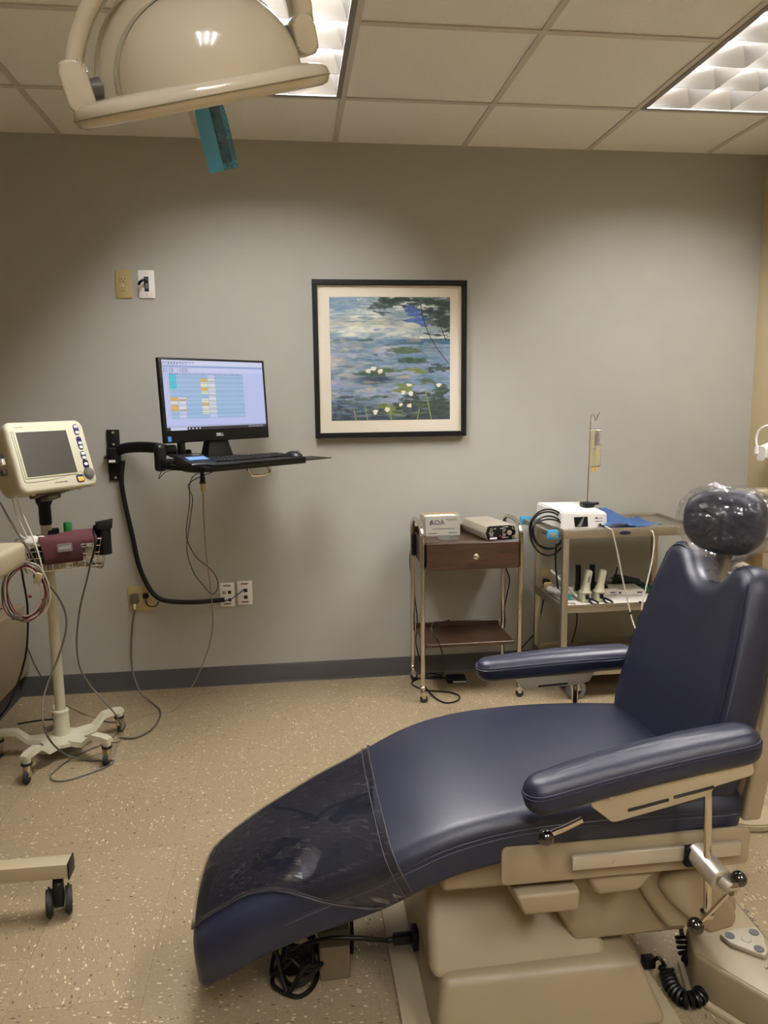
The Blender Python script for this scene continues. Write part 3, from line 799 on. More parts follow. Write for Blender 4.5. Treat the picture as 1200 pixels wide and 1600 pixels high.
# wire basket
BK = Matrix.Translation((.085, -.105, .80)) @ Matrix.Rotation(math.radians(24), 4, 'Z')
wires = MB(); bw, bd, bh = .155, .075, .105
def wire(a, b_, r=.0018): wires.cyl(a, b_, r, n=6)
for lv_ in range(5):
    z = bh*lv_/4; k = .86+.14*lv_/4; r = .003 if lv_ == 4 else .0018
    P4 = [(-bw*k, -bd*k, z), (bw*k, -bd*k, z), (bw*k, bd*k, z), (-bw*k, bd*k, z)]
    for i in range(4): wire(P4[i], P4[(i+1) % 4], r)
for i in range(13):
    x = -1+2*i/12
    for s_ in (-1, 1): wire((x*bw*.86, s_*bd*.86, 0), (x*bw, s_*bd, bh))
    wire((x*bw*.86, -bd*.86, 0), (x*bw*.86, bd*.86, 0))
for i in range(7):
    y = -1+2*i/6
    for s_ in (-1, 1): wire((s_*bw*.86, y*bd*.86, 0), (s_*bw, y*bd, bh))
wires.copyto([BK])
obj('wire_basket', wires, M_chrome, stn)
obj('basket_bracket', MB().cyl((-.03, -.02, .775), (.0, -.15, .775), .012, n=14).cyl((.06, .02, .785), (.205, -.045, .785), .011, n=14).box(-.03, .06, -.02, .02, .765, .80, .004), M_steel, stn)
for p_ in ((.0, -.152, .775), (.207, -.046, .785)): obj('end_cap', MB().ball(p_, .0135, 1, 1, 1, 14), M_clear, stn)
BW = Matrix.Translation((PX, PY, 0)) @ BK
# things in the basket
def cloth(pts_rows, th, name, m, label, cat, mtx=None):
    """draped sheet with thickness from a grid of points"""
    b = bmesh.new(); R_ = [[b.verts.new(p) for p in catmull([V(q) for q in r], 5)] for r in pts_rows]
    for A_, B_ in zip(R_, R_[1:]):
        for i in range(len(A_)-1): b.faces.new([A_[i], A_[i+1], B_[i+1], B_[i]])
    bmesh.ops.recalc_face_normals(b, faces=b.faces)
    bmesh.ops.solidify(b, geom=b.faces[:], thickness=th)
    if mtx is not None: bmesh.ops.transform(b, matrix=mtx, verts=b.verts)
    mb_ = MB(); mb_.bm.free(); mb_.bm = b
    return single(name, mb_, m, label, cat) if label else mb_
bc = thing('blood_pressure_cuff', 'burgundy blood pressure cuff draped over the front of the wire basket', 'cuff', mtx=BW)
c = cloth([[(x, .055, bh+.008), (x, -.02, bh+.026+.006*math.sin(x*40)), (x, -.078, bh+.016), (x+.004, -.092, bh-.015), (x+.010, -.090, bh-.055), (x+.008, -.080, bh-.078)] for x in (-.085, -.055, -.02, .015, .05)], .006, '', None, None, None)
obj('cuff', c, M_burg, bc)
c = cloth([[(x, .05, bh+.010), (x, 0, bh+.030), (x, -.05, bh+.026), (x, -.079, bh+.006), (x, -.082, bh-.012)] for x in (.03, .06, .09, .115)], .005, '', None, None, None)
obj('cuff_fold', c, M_burg, bc)
obj('label_patch', MB().box(-.030, .022, -.1005, -.0985, bh-.032, bh-.002, .0004, 1, mtx=Matrix.Translation((0, 0, 0))), M_cushgrey, bc)
obj('printed_label', text('ADULT', .013, .0003, xf((-.004, -.1012, bh-.017), rx=PI/2)), M_lime, bc)
bk = thing('blood_pressure_cuff', 'black rolled cuff standing at the right end of the wire basket', 'cuff', mtx=BW @ Matrix.Translation((.142, -.045, 0)))
roll = []
for k in range(26):
    a = k/25*PI*3.2; r = .024+.008*k/25
    roll.append((r*math.cos(a)*1.05, r*math.sin(a)*1.3))
rm = MB(); rm.loft([[(x, y, z) for x, y in roll] for z in (.04, .08, .12, .15)], cap=False, closed=False)
bmesh.ops.solidify(rm.bm, geom=rm.bm.faces[:], thickness=.004)
obj('roll', rm, M_blackm, bk)
obj('top_flap', MB().hexa([(-.026, -.04, .14), (.030, -.035, .14), (.030, -.030, .14), (-.026, -.035, .14)], [(-.032, -.044, .172), (.034, -.035, .178), (.034, -.030, .178), (-.032, -.039, .172)], .001), M_blackm, bk)
gb_ = thing('green_bottle', 'small green capped bottle standing up behind the burgundy cuff', 'bottle', mtx=BW @ Matrix.Translation((.03, .03, .02)))
obj('bottle', MB().lathe([(.016, 0), (.018, .01), (.018, .08), (.015, .10), (.016, .135), (.014, .142), (.004, .144)], n=18), M_green, gb_)
sp_ = thing('sensor_clip', 'black plastic clip lying on top of the basket behind the cuff', 'clip', mtx=BW @ Matrix.Translation((-.02, .045, .108)))
obj('clip_body', MB().box(-.022, .022, -.012, .012, 0, .016, .004).box(-.006, .02, -.01, .01, .012, .034, .005).box(-.02, -.006, -.008, .008, .014, .026, .003), M_black, sp_)
random.seed(3)
def crumple(c, sx, sy, sz, seed, n=18):
    mb_ = MB().ball((0, 0, 0), 1, 1, 1, 1, n)
    for v in mb_.bm.verts:
        d = v.co.copy(); k = 1+.38*noise.fractal(d*1.6+V((seed, 0, 0)), 1, 2, 3)
        v.co = V((c[0]+d.x*sx*k, c[1]+d.y*sy*k, c[2]+d.z*sz*k))
    return mb_
for nm, cc, s3, m_, lb, ct_ in (('crumpled_bag', (.03, -.02, .045), (.045, .036, .035), M_paper, 'crumpled white bag in the middle of the wire basket', 'bag'),
                           ('crumpled_bag', (.095, -.015, .042), (.032, .035, .034), M_paper, 'crumpled white bag at the right end of the wire basket', 'bag'),
                           ('coiled_lead', (-.075, .0, .045), (.045, .035, .038), M_blackm, 'black bundle of leads at the left end of the wire basket', 'leads'),
                           ('paper_wipe', (-.10, -.045, .115), (.035, .016, .020), M_paper, 'folded white paper on the left rim of the wire basket', 'paper')):
    mb_ = crumple(cc, *s3, seed=cc[0]*100); mb_.copyto([BW]); single(nm, mb_, m_, lb, ct_, smooth=60)

PMW = xf((-.87, -.785, 1.225), rz=math.radians(54)) @ Matrix.Rotation(-math.radians(17.5), 4, 'X')
pm = thing('patient_monitor', 'cream vital signs monitor with dark screen on the rolling stand', 'patient monitor', mtx=PMW)
w2, h2 = .165, .131
def rr3(hx, hz, r, y, dx=0, dz=0, n=6): return [(p[0]+dx, y, p[1]+dz) for p in rrect(hx, hz, r, n)]
body = MB().loft([rr3(w2-.012, h2-.012, .022, -.006), rr3(w2-.004, h2-.004, .026, -.003), rr3(w2, h2, .028, .004), rr3(w2, h2, .028, .022), rr3(w2-.004, h2-.006, .028, .05),
                  rr3(w2-.012, h2-.016, .03, .12, 0, -.006), rr3(w2-.03, h2-.035, .03, .155, 0, -.008), rr3(w2-.05, h2-.06, .03, .165, 0, -.01)])
obj('case', body, M_cream, pm, smooth=40)
obj('bezel_line', MB().tube([(-w2+.019, -.0068, h2-.034), (-w2+.019, -.0068, -.086), (-w2+.026, -.0068, -.093), (-.06, -.0068, -.093), (0, -.0068, -.088), (.05, -.0068, -.078), (.085, -.0068, -.070), (.100, -.0068, -.074), (.108, -.0068, -.088)], .0008, 6, 1), M_creamd, pm)
obj('screen_bezel', MB().box(-w2+.026, .088, -.009, -.005, -.080, h2-.034, .002), M_cream, pm)
obj('screen', MB().box(-w2+.034, .080, -.0098, -.006, -.074, h2-.040, .0008, 1), M_screen_off, pm)
for (z0, z1, dots) in ((.070, .113, 2), (.012, .064, 3), (-.030, .006, 2), (-.055, -.036, 1)):
    h_ = (z1-z0)/2; sb = obj('button_panel', MB().prism(rrect(.0115, h_, .011, cx=.128, cy=(z0+z1)/2), -.0085, -.004, 'y', .001), M_navyb, pm)
    for k in range(dots):
        zz = z0+.010+(z1-z0-.020)*(k/(dots-1) if dots > 1 else .3)
        obj('button', MB().prism([(p[0]*1, p[1]) for p in rrect(.0085, .0055, .0055, cx=.128, cy=zz)], -.0098, -.008, 'y', .0006), M_white if not (dots == 3 and k == 2) else M_navyb, sb)
kn = obj('dial', MB().cyl((.130, -.016, -.083), (.130, -.004, -.083), .020, .024, n=26, bev=.003), M_greyk, pm)
obj('dial_face', MB().cyl((.132, -.019, -.084), (.132, -.014, -.084), .010, .016, n=20, bev=.002), M_greyk, kn)
ab = obj('alarm_button', MB().prism(rrect(.017, .015, .008, cx=.086, cy=-.098), -.0085, -.004, 'y', .001), M_navyb, pm)
obj('button', MB().prism(rrect(.013, .009, .005, cx=.086, cy=-.101), -.0105, -.008, 'y', .001), M_amber, ab)
obj('printed_name', text('CSI CRITICARE', .0085, .0002, xf((.0, -.0068, -.104), rx=PI/2)), M_ink, pm)
obj('printed_model', text('COMFORTCUFF', .005, .0002, xf((-.112, -.0068, h2-.022), rx=PI/2)), M_creamd, pm)
for x in (-.10, .10): obj('foot', MB().cyl((x, .03, -h2-.004), (x, .03, -h2+.008), .007, n=14), M_white, pm)
obj('mount_plate', MB().box(-.06, .06, .035, .115, -h2-.002, -h2+.012, .003).box(-.03, .03, .05, .10, -h2-.020, -h2, .006), M_greyk, pm)
obj('side_port', MB().cyl((-w2-.010, .06, .02), (-w2+.004, .06, .02), .014, n=18, bev=.002).cyl((-w2-.012, .06, -.035), (-w2+.004, .06, -.035), .012, n=16), M_greyk, pm)
obj('connector', MB().box(-w2-.016, -w2-.002, .035, .055, -.012, .012, .003), M_white, pm)
# cables of the monitor
def cable(pts, r, m_, label, cat='cable', name='cable', n=8): return single(name, MB().tube(pts, r, n), m_, label, cat)
cable([A(4, 712, y=-.86), A(11, 735, y=-.88), A(18, 770, y=-.88), A(24, 800, y=-.88), A(42, 840, y=-.90), A(26, 832, y=-.9), A(13, 816, y=-.9)], .0028, M_wcable, 'white lead with a clip hanging from the monitor side in a sharp loop')
cable([A(3, 700, y=-.86), A(14, 740, y=-.88), A(28, 785, y=-.88), A(48, 832, y=-.90), A(60, 865, y=-.92), A(67, 895, y=-.92), A(66, 915, y=-.92)], .0028, M_wcable, 'long white lead from the monitor crossing in front of the basket')
cable([A(0, 785, y=-.9), A(22, 824, y=-.9), A(45, 860, y=-.9), A(70, 905, y=-.86), A(92, 935, y=-.80), A(103, 962, y=-.78), A(102, 990, y=-.78), A(90, 1030, y=-.80), A(73, 1072, y=-.84), A(66, 1105, y=-.9), A(70, 1140, y=-1.0), A(86, 1166, z=.10), A(112, 1183, z=.02), A(145, 1188, z=.004), A(178, 1188, z=.004)], .0036, M_cable, 'grey cable from the monitor curving past the pole to the floor')
cable([A(142, 878, y=-.80), A(136, 905, y=-.78), A(125, 950, y=-.76), A(120, 1000, y=-.74), A(124, 1040, y=-.72), A(140, 1070, y=-.70), A(165, 1098, y=-.74), A(184, 1122, y=-.78), A(187, 1140, z=.02), A(165, 1160, z=.004), A(120, 1180, z=.004), A(85, 1205, z=.004), A(80, 1217, z=.004), A(100, 1220, z=.004), A(140, 1208, z=.004), A(172, 1195, z=.004), A(178, 1188, z=.004)], .0036, M_cable, 'grey hose from the cuff looping over the floor below the stand')
cable([A(146, 830, y=-.80), A(149, 845, y=-.84), A(147, 862, y=-.84), A(142, 878, y=-.80)], .0045, M_black, 'black tube end hanging from the rolled cuff')
cable([A(27, 868, y=-.74), A(33, 888, y=-.73), A(36, 905, y=-.72), A(43, 950, y=-.66), A(42, 1010, y=-.62), A(32, 1055, y=-.62), A(14, 1100, y=-.68), A(-2, 1122, y=-.7)], .0042, M_blackm, 'dark cable hanging behind the coiled leads at the left edge')
cable([A(42, 1010, y=-.60), A(60, 1050, y=-.45), A(90, 1092, y=-.30), A(125, 1113, z=.006), A(165, 1127, z=.003), A(186, 1128, z=.003)], .0026, M_cable, 'thin grey cable running behind the pole to the right casters')
cable([A(28, 1131, z=.055), A(60, 1126, z=.07), A(82, 1124, z=.085), A(92, 1124, z=.084)], .0035, M_black, 'black strap lying across the star base of the stand')
cable([A(190, 1136, z=.003), A(193, 1150, z=.003), A(180, 1160, z=.003), A(150, 1155, z=.003), A(118, 1170, z=.003), A(105, 1180, z=.003), A(130, 1184, z=.003), A(160, 1176, z=.003)], .0026, MATS['beige_cable'], 'thin beige cable tangled between the right casters')
# coil of lead wires at the left
cl = thing('lead_coil', 'coil of white, red and black lead wires hanging at the left edge', 'lead wires', A(38, 925, y=-.93))
for k, (m_, dx, rr_, ph) in enumerate(((M_wcable, 0, 38, 0), (M_wcable, -3, 34, .5), (M_wcable, 4, 41, 1.0), (M_rcable, -1, 40, .3), (M_black, 2, 36, 1.6), (M_black, -2, 38.5, 2.2), (M_rcable, 3, 35, 2.8), (M_cable, 1, 42, 3.3))):
    pts = []
    for i in range(12):
        a = i/12*2*PI
        pts.append(A(38+dx+rr_*.86*math.cos(a)*(1+.05*math.sin(3*a+ph)), 925+rr_*1.12*math.sin(a+.1*math.sin(2*a+ph)), y=-.93-.006*k+.008*math.sin(a*2+ph)))
    obj('wire', MB().tube(pts, .0022, 7, 4, closed=True), m_, cl, True)
obj('splitter', MB().prism([(-.011, .0), (.011, .0), (.011, .04), (-.011, .04)], -.006, .006, 'y', .003, mtx=Matrix.Translation(A(57, 912, y=-.98)) @ Matrix.Rotation(.35, 4, 'Y')), M_almond2, cl, True)
obj('clip', MB().box(-.016, .016, -.006, .006, -.009, .009, .003, mtx=Matrix.Translation(A(26, 965, y=-.98)) @ Matrix.Rotation(.2, 4, 'Y')), M_greyk, cl, True)
obj('snap', MB().ball(A(47, 932, y=-.98), .006, 1, .6, 1, 12).ball(A(67, 937, y=-.95), .005, 1, .6, 1, 12), M_rcable, cl, True)

# ================================================================== low cabinet at the left wall side
cb = thing('low_cabinet', 'low beige cabinet with dark vent slots behind the rolling stand, at the left edge', 'cabinet', (-1.62, -.45, 0))
cx_ = -1.284
obj('body', MB().box(-1.95, cx_, -1.15, -.004, .125, .468, .012, 3), M_almond, cb, True)
obj('toe_kick', MB().box(-1.93, cx_-.05, -1.13, -.013, 0, .127), M_base, cb, True)
vs = MB()
for k in range(3):
    for j in range(6): vs.box(cx_-.16+.004*k+.0, cx_-.075+.004*k, -.10-.03*j, -.088-.03*j, .4675, .4695)
obj('vent_slots', vs, M_shadow, cb, True)

# ================================================================== mobile cart at the left edge
mc = thing('mobile_cart', 'beige mobile cart reaching in from the left edge, black caster on its foot', 'cart', (-1.0, -1.70, 0))
lx = -.645
obj('foot_beam', MB().box(-1.35, lx, -1.690, -1.640, .113, .156, .004), M_almond2, mc, True)
obj('end_cap', MB().hexa([(lx, -1.692, .110), (lx+.004, -1.692, .110), (lx+.004, -1.638, .110), (lx, -1.638, .110)], [(lx, -1.692, .159), (lx+.004, -1.692, .159), (lx+.004, -1.638, .159), (lx, -1.638, .159)], .001), M_black, mc, True)
def twin_caster(x, y, rz):
    cm = xf((x, y, 0), rz=rz)
    k = obj('caster', MB().box(-.014, .014, -.030, .020, .030, .105, .006, mtx=cm).cyl((x, y, .09), (x, y, .116), .008, n=12), M_blackm, mc, True)
    for s_ in (-1, 1):
        b_ = MB().cyl((s_*.017, -.01, .041), (s_*.033, -.01, .041), .041, n=32, bev=.006); b_.copyto([cm])
        obj('wheel', b_, M_rubber, k, True)
twin_caster(-.68, -1.668, math.radians(14)); twin_caster(-1.30, -1.668, 0)
obj('column', MB().box(-1.04, -.96, -1.71, -1.62, .15, 1.0, .008), M_almond2, mc, True)
tx = at(40, 850, y=-1.6).x
obj('tray_box', MB().hexa([(tx-.55, -2.1, .985), (tx-.012, -2.1, .985), (tx, -1.6, .985), (tx-.55, -1.6, .985)], [(tx-.56, -2.1, 1.05), (tx, -2.1, 1.05), (tx+.004, -1.62, 1.05), (tx-.02, -1.58, 1.05), (tx-.55, -1.58, 1.05)][:0] or [(tx-.55, -2.1, 1.05), (tx-.008, -2.1, 1.05), (tx+.002, -1.6, 1.05), (tx-.55, -1.6, 1.05)], .014, 3), M_almond2, mc, True)
# ================================================================== walnut and chrome cart
wc = thing('wooden_cart', 'walnut laminate cart with drawer, chrome tube sides and casters', 'cart', (.81, -.22, 0))
x0, x1, yf, yb, zt = .600, 1.040, -.375, -.075, .765
obj('top', MB().box(x0, x1, yf, yb, zt-.012, zt, .0015, 1).box(x0, x1, yb-.001, yb+.014, zt-.012, zt+.028, .0015, 1), M_wood, wc, True)
obj('drawer_box', MB().box(x0+.004, x1-.004, yf+.006, yb, .640, zt-.012, .001, 1), M_wood, wc, True)
dr = obj('drawer', MB().box(x0+.004, x1-.002, yf-.014, yf+.004, .636, zt-.004, .0015, 1), M_wood, wc, True)
obj('knob', MB().lathe([(.005, 0), (.005, .008), (.013, .014), (.014, .019), (.009, .023), (.002, .024)], n=10, mtx=Matrix.Translation(((x0+x1)/2+.01, yf-.014, .700)) @ Matrix.Rotation(PI/2, 4, 'X')), M_chrome, dr, True)
obj('shelf', MB().box(x0+.004, x1-.008, yf+.02, yb, .258, .274, .0015, 1).box(x0+.004, x1-.008, yb-.012, yb, .274, .300, .0015, 1)
    , M_wood, wc, True)
for s_, X in ((-1, x0-.012), (1, x1+.012)):
    pts = [(X, yf+.005, .075), (X, yf+.005, .40), (X, yf+.005, .76), (X, yf+.012, .80), (X, yf+.045, .832), (X, yf+.10, .845), (X, yb-.10, .845), (X, yb-.045, .832), (X, yb-.014, .80), (X, yb-.006, .76), (X, yb-.006, .40), (X, yb-.006, .075)]
    obj('side_frame', MB().tube(pts, .011, 12, 5), M_chrome, wc, True)
    for (y0_, y1_) in ((yf-.004, yf+.018), (yb-.02, yb-.002)):
        obj('corner_bracket', MB().box(X-.006 if s_ < 0 else X-.016, X+.016 if s_ < 0 else X+.006, y0_, y1_, .65, .755, .004), M_black, wc, True)
    for y in (yf+.005, yb-.006):
        k = obj('caster', MB().lathe([(.008, .084), (.014, .078), (.014, .070), (.008, .064), (.012, .058), (.013, .035), (.010, .03)], c=(X, y, 0), n=14).hexa([(X-.004, y-.010, .018), (X+.014, y-.010, .018), (X+.014, y+.010, .018), (X-.004, y+.010, .018)], [(X-.012, y-.011, .05), (X+.012, y-.011, .05), (X+.012, y+.011, .05), (X-.012, y+.011, .05)], .002), M_chrome, wc, True)
        obj('wheel', MB().cyl((X+.004, y-.010, .018), (X+.004, y+.010, .018), .018, n=20, bev=.003), M_rubber, k, True)
# carton
ax, ay = .712, -.155
bxm = xf((ax, ay, zt), rz=.06)
aoa = thing('carton', 'open grey carton of bagged supplies on the walnut cart', 'box', mtx=bxm)
cw, cdp, ch, tk = .086, .055, .096, .0025
b_ = MB().box(-cw, cw, -cdp, -cdp+tk, 0, ch).box(-cw, cw, cdp-tk, cdp, 0, ch).box(-cw, -cw+tk, -cdp, cdp, 0, ch).box(cw-tk, cw, -cdp, cdp, 0, ch).box(-cw, cw, -cdp, cdp, 0, tk)
obj('carton_walls', b_, M_cardb, aoa)
b_ = MB().box(-cw+.003, cw-.003, -cdp+.003, -cdp+.004, .02, ch-.002).box(-cw+.003, cw-.003, cdp-.004, cdp-.003, .02, ch-.001).box(-cw+.003, -cw+.004, -cdp+.004, cdp-.004, .02, ch-.001).box(cw-.004, cw-.003, -cdp+.004, cdp-.004, .02, ch-.001)
obj('carton_lining', b_, M_cardi, aoa)
obj('printed_name', text('AOA', .034, .0003, xf((-.028, -cdp-.0006, .064), rx=PI/2)), M_ink, aoa)
obj('printed_mark', MB().tube([(-.048, -cdp-.0005, .078), (-.060, -cdp-.0005, .072), (-.063, -cdp-.0005, .062), (-.056, -cdp-.0005, .054)], .0011, 6, 5), M_ink, aoa)
obj('printed_text', text('AN ORTHODONTIC APPLIANCE', .0075, .0002, xf((.004, -cdp-.0005, .034), rx=PI/2)), M_ink, aoa)
obj('printed_text', MB().box(-.07, -.03, -cdp-.0006, -cdp, .012, .015), M_ink, aoa)
obj('printed_text', MB().box(.03, .07, -cdp-.0006, -cdp, .012, .015), M_ink, aoa)
obj('printed_text', MB().box(.015, .07, -cdp-.0006, -cdp, .078, .080).box(.025, .07, -cdp-.0006, -cdp, .072, .0735), M_ink, aoa)
random.seed(8)
for k in range(5):
    x = -.055+k*.027; mb_ = MB()
    mb_.hexa([(x-.018, -.045, .03), (x+.02, -.045, .03), (x+.02, .045, .03), (x-.018, .045, .03)], [(x-.03+random.uniform(-.008, .008), -.055, .088+random.uniform(0, .012)), (x+.028, -.052, .092+random.uniform(0, .01)), (x+.024, .044, .09), (x-.022, .044, .086)], .001, 1, mtx=bxm)
    single('supply_packet', mb_, M_paper, 'white paper packet in the open grey carton on the walnut cart', 'packet', 'paper packets in the grey carton')
# electrosurgery unit
dv = thing('electrosurgery_unit', 'grey box instrument with black control panel on the walnut cart', 'instrument', mtx=xf((.932, -.232, zt), rz=math.radians(10)))
prof = [(-.070, .006), (-.060, .0), (.060, .0), (.070, .006), (.080, .035), (.070, .066), (.060, .070), (-.060, .070), (-.070, .066), (-.080, .035)]
obj('housing', MB().prism(prof, -.135, .135, 'y', .003), M_gpaint, dv)
sc9 = .94
obj('control_panel', MB().prism([(x*sc9, .002+z*.94) for x, z in prof], -.139, -.134, 'y', .001), M_black, dv)
obj('side_groove', MB().box(-.0795, -.077, -.12, .12, .033, .037).box(.077, .0795, -.12, .12, .033, .037), M_creamd, dv)
for (x, z) in ((-.052, .054), (.060, .056), (.060, .014)):
    k = obj('socket', MB().cyl((x, -.145, z), (x, -.138, z), .0075, n=16), M_chrome, dv); obj('socket_hole', MB().cyl((x, -.1455, z), (x, -.144, z), .004, n=12), M_shadow, k)
obj('dial', MB().cyl((.040, -.150, .034), (.040, -.138, .034), .011, n=22, bev=.002), M_alu, dv)
for (x, z) in ((-.004, .020), (.004, .014)): obj('indicator_light', MB().cyl((x, -.143, z), (x, -.138, z), .0045, n=14), M_rcable, dv)
obj('nameplate', MB().box(-.056, -.020, -.1402, -.1385, .006, .015, .0004, 1), M_white, dv)
pr_ = MB()
for (x, z, l_) in ((-.036, .054, .010), (-.058, .044, .016), (-.062, .036, .026), (-.058, .029, .018), (-.056, .022, .016), (-.005, .054, .016), (.014, .060, .022), (.014, .050, .010), (.014, .042, .008), (.014, .026, .010), (.014, .018, .008), (.014, .010, .024), (.048, .066, .02)):
    pr_.box(x, x+l_, -.1396, -.1388, z, z+.0022)
pr_.box(.010, .0108, -.1396, -.1388, .006, .064)
obj('printed_text', pr_, M_lime, dv)
obj('top_screw', MB().cyl((-.01, .0, .070), (-.01, .0, .0735), .005, n=12).cyl((.008, .0, .070), (.008, .0, .0735), .005, n=12), M_alu, dv)
pd = [at(680, 838, z=zt), at(714, 837, z=zt), at(717, 844, z=zt), at(687, 845, z=zt)]
single('rubber_pad', MB().hexa([(p.x, p.y, zt) for p in pd], [(p.x, p.y, zt+.003) for p in pd], .0008, 1), M_screen_off, 'flat dark pad on the walnut cart in front of the carton', 'pad')
cable([(.875, -.078, .79), (.80, -.066, .81), (.76, -.07, .80)], .003, M_wcable, 'white lead behind the boxes on the walnut cart')
cable([A(646, 838, y=-.035), A(641, 862, y=-.03), A(641, 890, y=-.03), A(646, 920, y=-.03), A(652, 970, y=-.035), A(650, 1005, y=-.035), A(659, 1040, y=-.03), A(668, 1055, y=-.03), A(690, 1057, z=.02)], .0028, M_black, 'thin black cord behind the left side of the walnut cart')
cable([A(789, 885, y=-.045), A(796, 905, y=-.045), A(792, 930, y=-.045), A(788, 950, y=-.045), A(789, 972, y=-.045), A(786, 990, y=-.045)], .0036, M_black, 'black cord hanging at the back right of the walnut cart')
fp = thing('foot_switch', 'small black foot switch on the floor under the walnut cart', 'foot switch', (.80, -.13, 0), rz=-.08)
obj('pedal_body', MB().box(-.048, .048, -.035, .035, 0, .026, .004), M_blackm, fp)
obj('pedal_label', MB().box(-.020, .046, -.0365, -.0345, .006, .013, .0004, 1), M_lime, fp)
cable([A(703, 969, z=.285), A(690, 972, z=.285), A(680, 972, y=-.30), A(674, 980, y=-.36), A(677, 992, y=-.385), A(686, 1005, y=-.39), A(692, 1025, y=-.34), A(693, 1045, y=-.2), A(690, 1054, y=-.1), A(672, 1052, z=.004), A(667, 1058, z=.004), A(700, 1059, z=.004), A(712, 1059, z=.012)], .0034, M_black, 'black pedal cord hanging over the lower shelf of the walnut cart')
cable([A(712, 1060, z=.008), A(680, 1060, z=.005), A(655, 1060, z=.005), A(643, 1067, z=.005), A(652, 1074, z=.005), A(670, 1079, z=.005), A(700, 1081, z=.005), A(717, 1087, z=.005), A(714, 1095, z=.005), A(697, 1098, z=.005), A(682, 1092, z=.005), A(670, 1080, z=.009), A(664, 1072, z=.005)], .0038, M_black, 'black cord looped on the floor in front of the walnut cart')

# ================================================================== stainless steel cart
ss = thing('steel_cart', 'stainless steel three-shelf cart with push handle behind the dental chair', 'cart', (1.55, -.25, 0))
sx0, sx1, sy0, sy1, st_ = 1.225, 1.875, -.455, -.055, .812
def tray3(z, rim, name, wet=0):
    m_ = MB(); t_ = .002
    m_.box(sx0, sx1, sy0, sy1, z-t_, z)
    for (a_, b__, c_, d_) in ((sx0, sx1, sy0, sy0+t_), (sx0, sx1, sy1-t_, sy1), (sx0, sx0+t_, sy0, sy1), (sx1-t_, sx1, sy0, sy1)): m_.box(a_, b__, c_, d_, z-.026, z+rim)
    return obj(name, m_, M_steel, ss, True)
tray3(st_-.010, .016, 'top_shelf')
# rolled rim of the top shelf
m_ = MB(); 
for (a_, b__, c_, d_) in ((sx0-.004, sx1+.004, sy0-.006, sy0+.006), (sx0-.004, sx1+.004, sy1-.006, sy1+.006), (sx0-.006, sx0+.006, sy0, sy1), (sx1-.006, sx1+.006, sy0, sy1)): m_.box(a_, b__, c_, d_, st_-.034, st_+.008, .004)
obj('top_rim', m_, M_steel, ss, True)
tray3(.452, .012, 'middle_shelf'); tray3(.145, .012, 'bottom_shelf')
for X in (sx0+.014, sx1-.014):
    for Y in (sy0+.012, sy1-.012):
        lg = MB().box(X-.015, X+.015, Y-.013, Y+.013, .118, st_-.03, .003)
        obj('leg', lg, M_steel, ss, True)
for X in (sx0+.06, sx1-.06):
    for Y in (sy0+.02, sy1-.03):
        k = obj('caster', MB().cyl((X, Y, .095), (X, Y, .122), .022, n=18).hexa([(X-.0, Y-.020, .045), (X+.05, Y-.020, .045), (X+.05, Y+.020, .045), (X-.0, Y+.020, .045)], [(X-.022, Y-.022, .10), (X+.022, Y-.022, .10), (X+.022, Y+.022, .10), (X-.022, Y+.022, .10)], .004), M_steel, ss, True)
        obj('wheel', MB().cyl((X+.025, Y-.013, .048), (X+.025, Y+.013, .048), .048, n=28, bev=.006), M_wheel, k, True)
        obj('wheel_hub', MB().cyl((X+.025, Y-.0145, .048), (X+.025, Y+.0145, .048), .026, n=20), M_shadow, k, True)
hx_ = 1.165; hz_ = .800
hd = obj('push_handle', MB().box(hx_-.009, hx_+.009, sy0-.0, sy1-.01, hz_-.012, hz_+.012, .003).box(hx_, sx0, sy0+.03, sy0+.045, hz_-.010, hz_+.008, .002).box(hx_, sx0, sy1-.06, sy1-.045, hz_-.010, hz_+.008, .002), M_steel, ss, True)
for Y in (sy0-.006, sy1-.006):
    g_ = obj('handle_end', MB().box(hx_-.022, hx_+.030, Y-.010, Y+.008, hz_-.020, hz_+.022, .004), M_bluepl, ss, True)
    obj('end_screw', MB().box(hx_-.012, hx_+.018, Y-.0115, Y-.009, hz_-.008, hz_+.010, .002), M_alu, g_, True)
obj('badge', MB().prism([(1.515+.028*math.cos(a*PI/10), .797+.009*math.sin(a*PI/10)) for a in range(20)], sy0-.0085, sy0-.005, 'y', .0005), M_navyb, ss, True)
# coiled black cord hung over the push handle
cc = thing('cable', 'black power cord coiled over the blue-ended push handle', 'cord', (hx_, -.36, .79))
for k, (r1, r2, dy) in enumerate(((26, 34, 0), (29, 42, .01), (24, 30, .02), (27, 26, -.01))):
    pts = []
    for i in range(12):
        a = i/12*2*PI
        pts.append(A(856+k*.5+r1*math.cos(a), 824+r2*(.72 if math.sin(a) < 0 else 1.0)*math.sin(a)+k*2, y=-.385-.012*k+.02*math.cos(a)))
    obj('loop', MB().tube(pts, .0042, 8, 4, closed=True), M_black, cc, True)
obj('tail', MB().tube([A(869, 850, y=-.38), A(868, 880, y=-.36), A(870, 905, y=-.33), A(872, 920, y=-.33)], .0042, 8), M_black, cc, True)
cable([A(901, 955, y=-.2), A(901, 975, y=-.12), A(893, 1005, y=-.06), A(880, 1030, y=-.04)], .0035, M_black, 'black cord hanging below the middle shelf of the steel cart')
cable([A(853, 915, y=-.03), A(846, 955, y=-.03), A(838, 985, y=-.03), A(822, 1005, y=-.03), A(800, 1030, y=-.03)], .0035, M_black, 'black cord from the outlet behind the steel cart running down the wall')
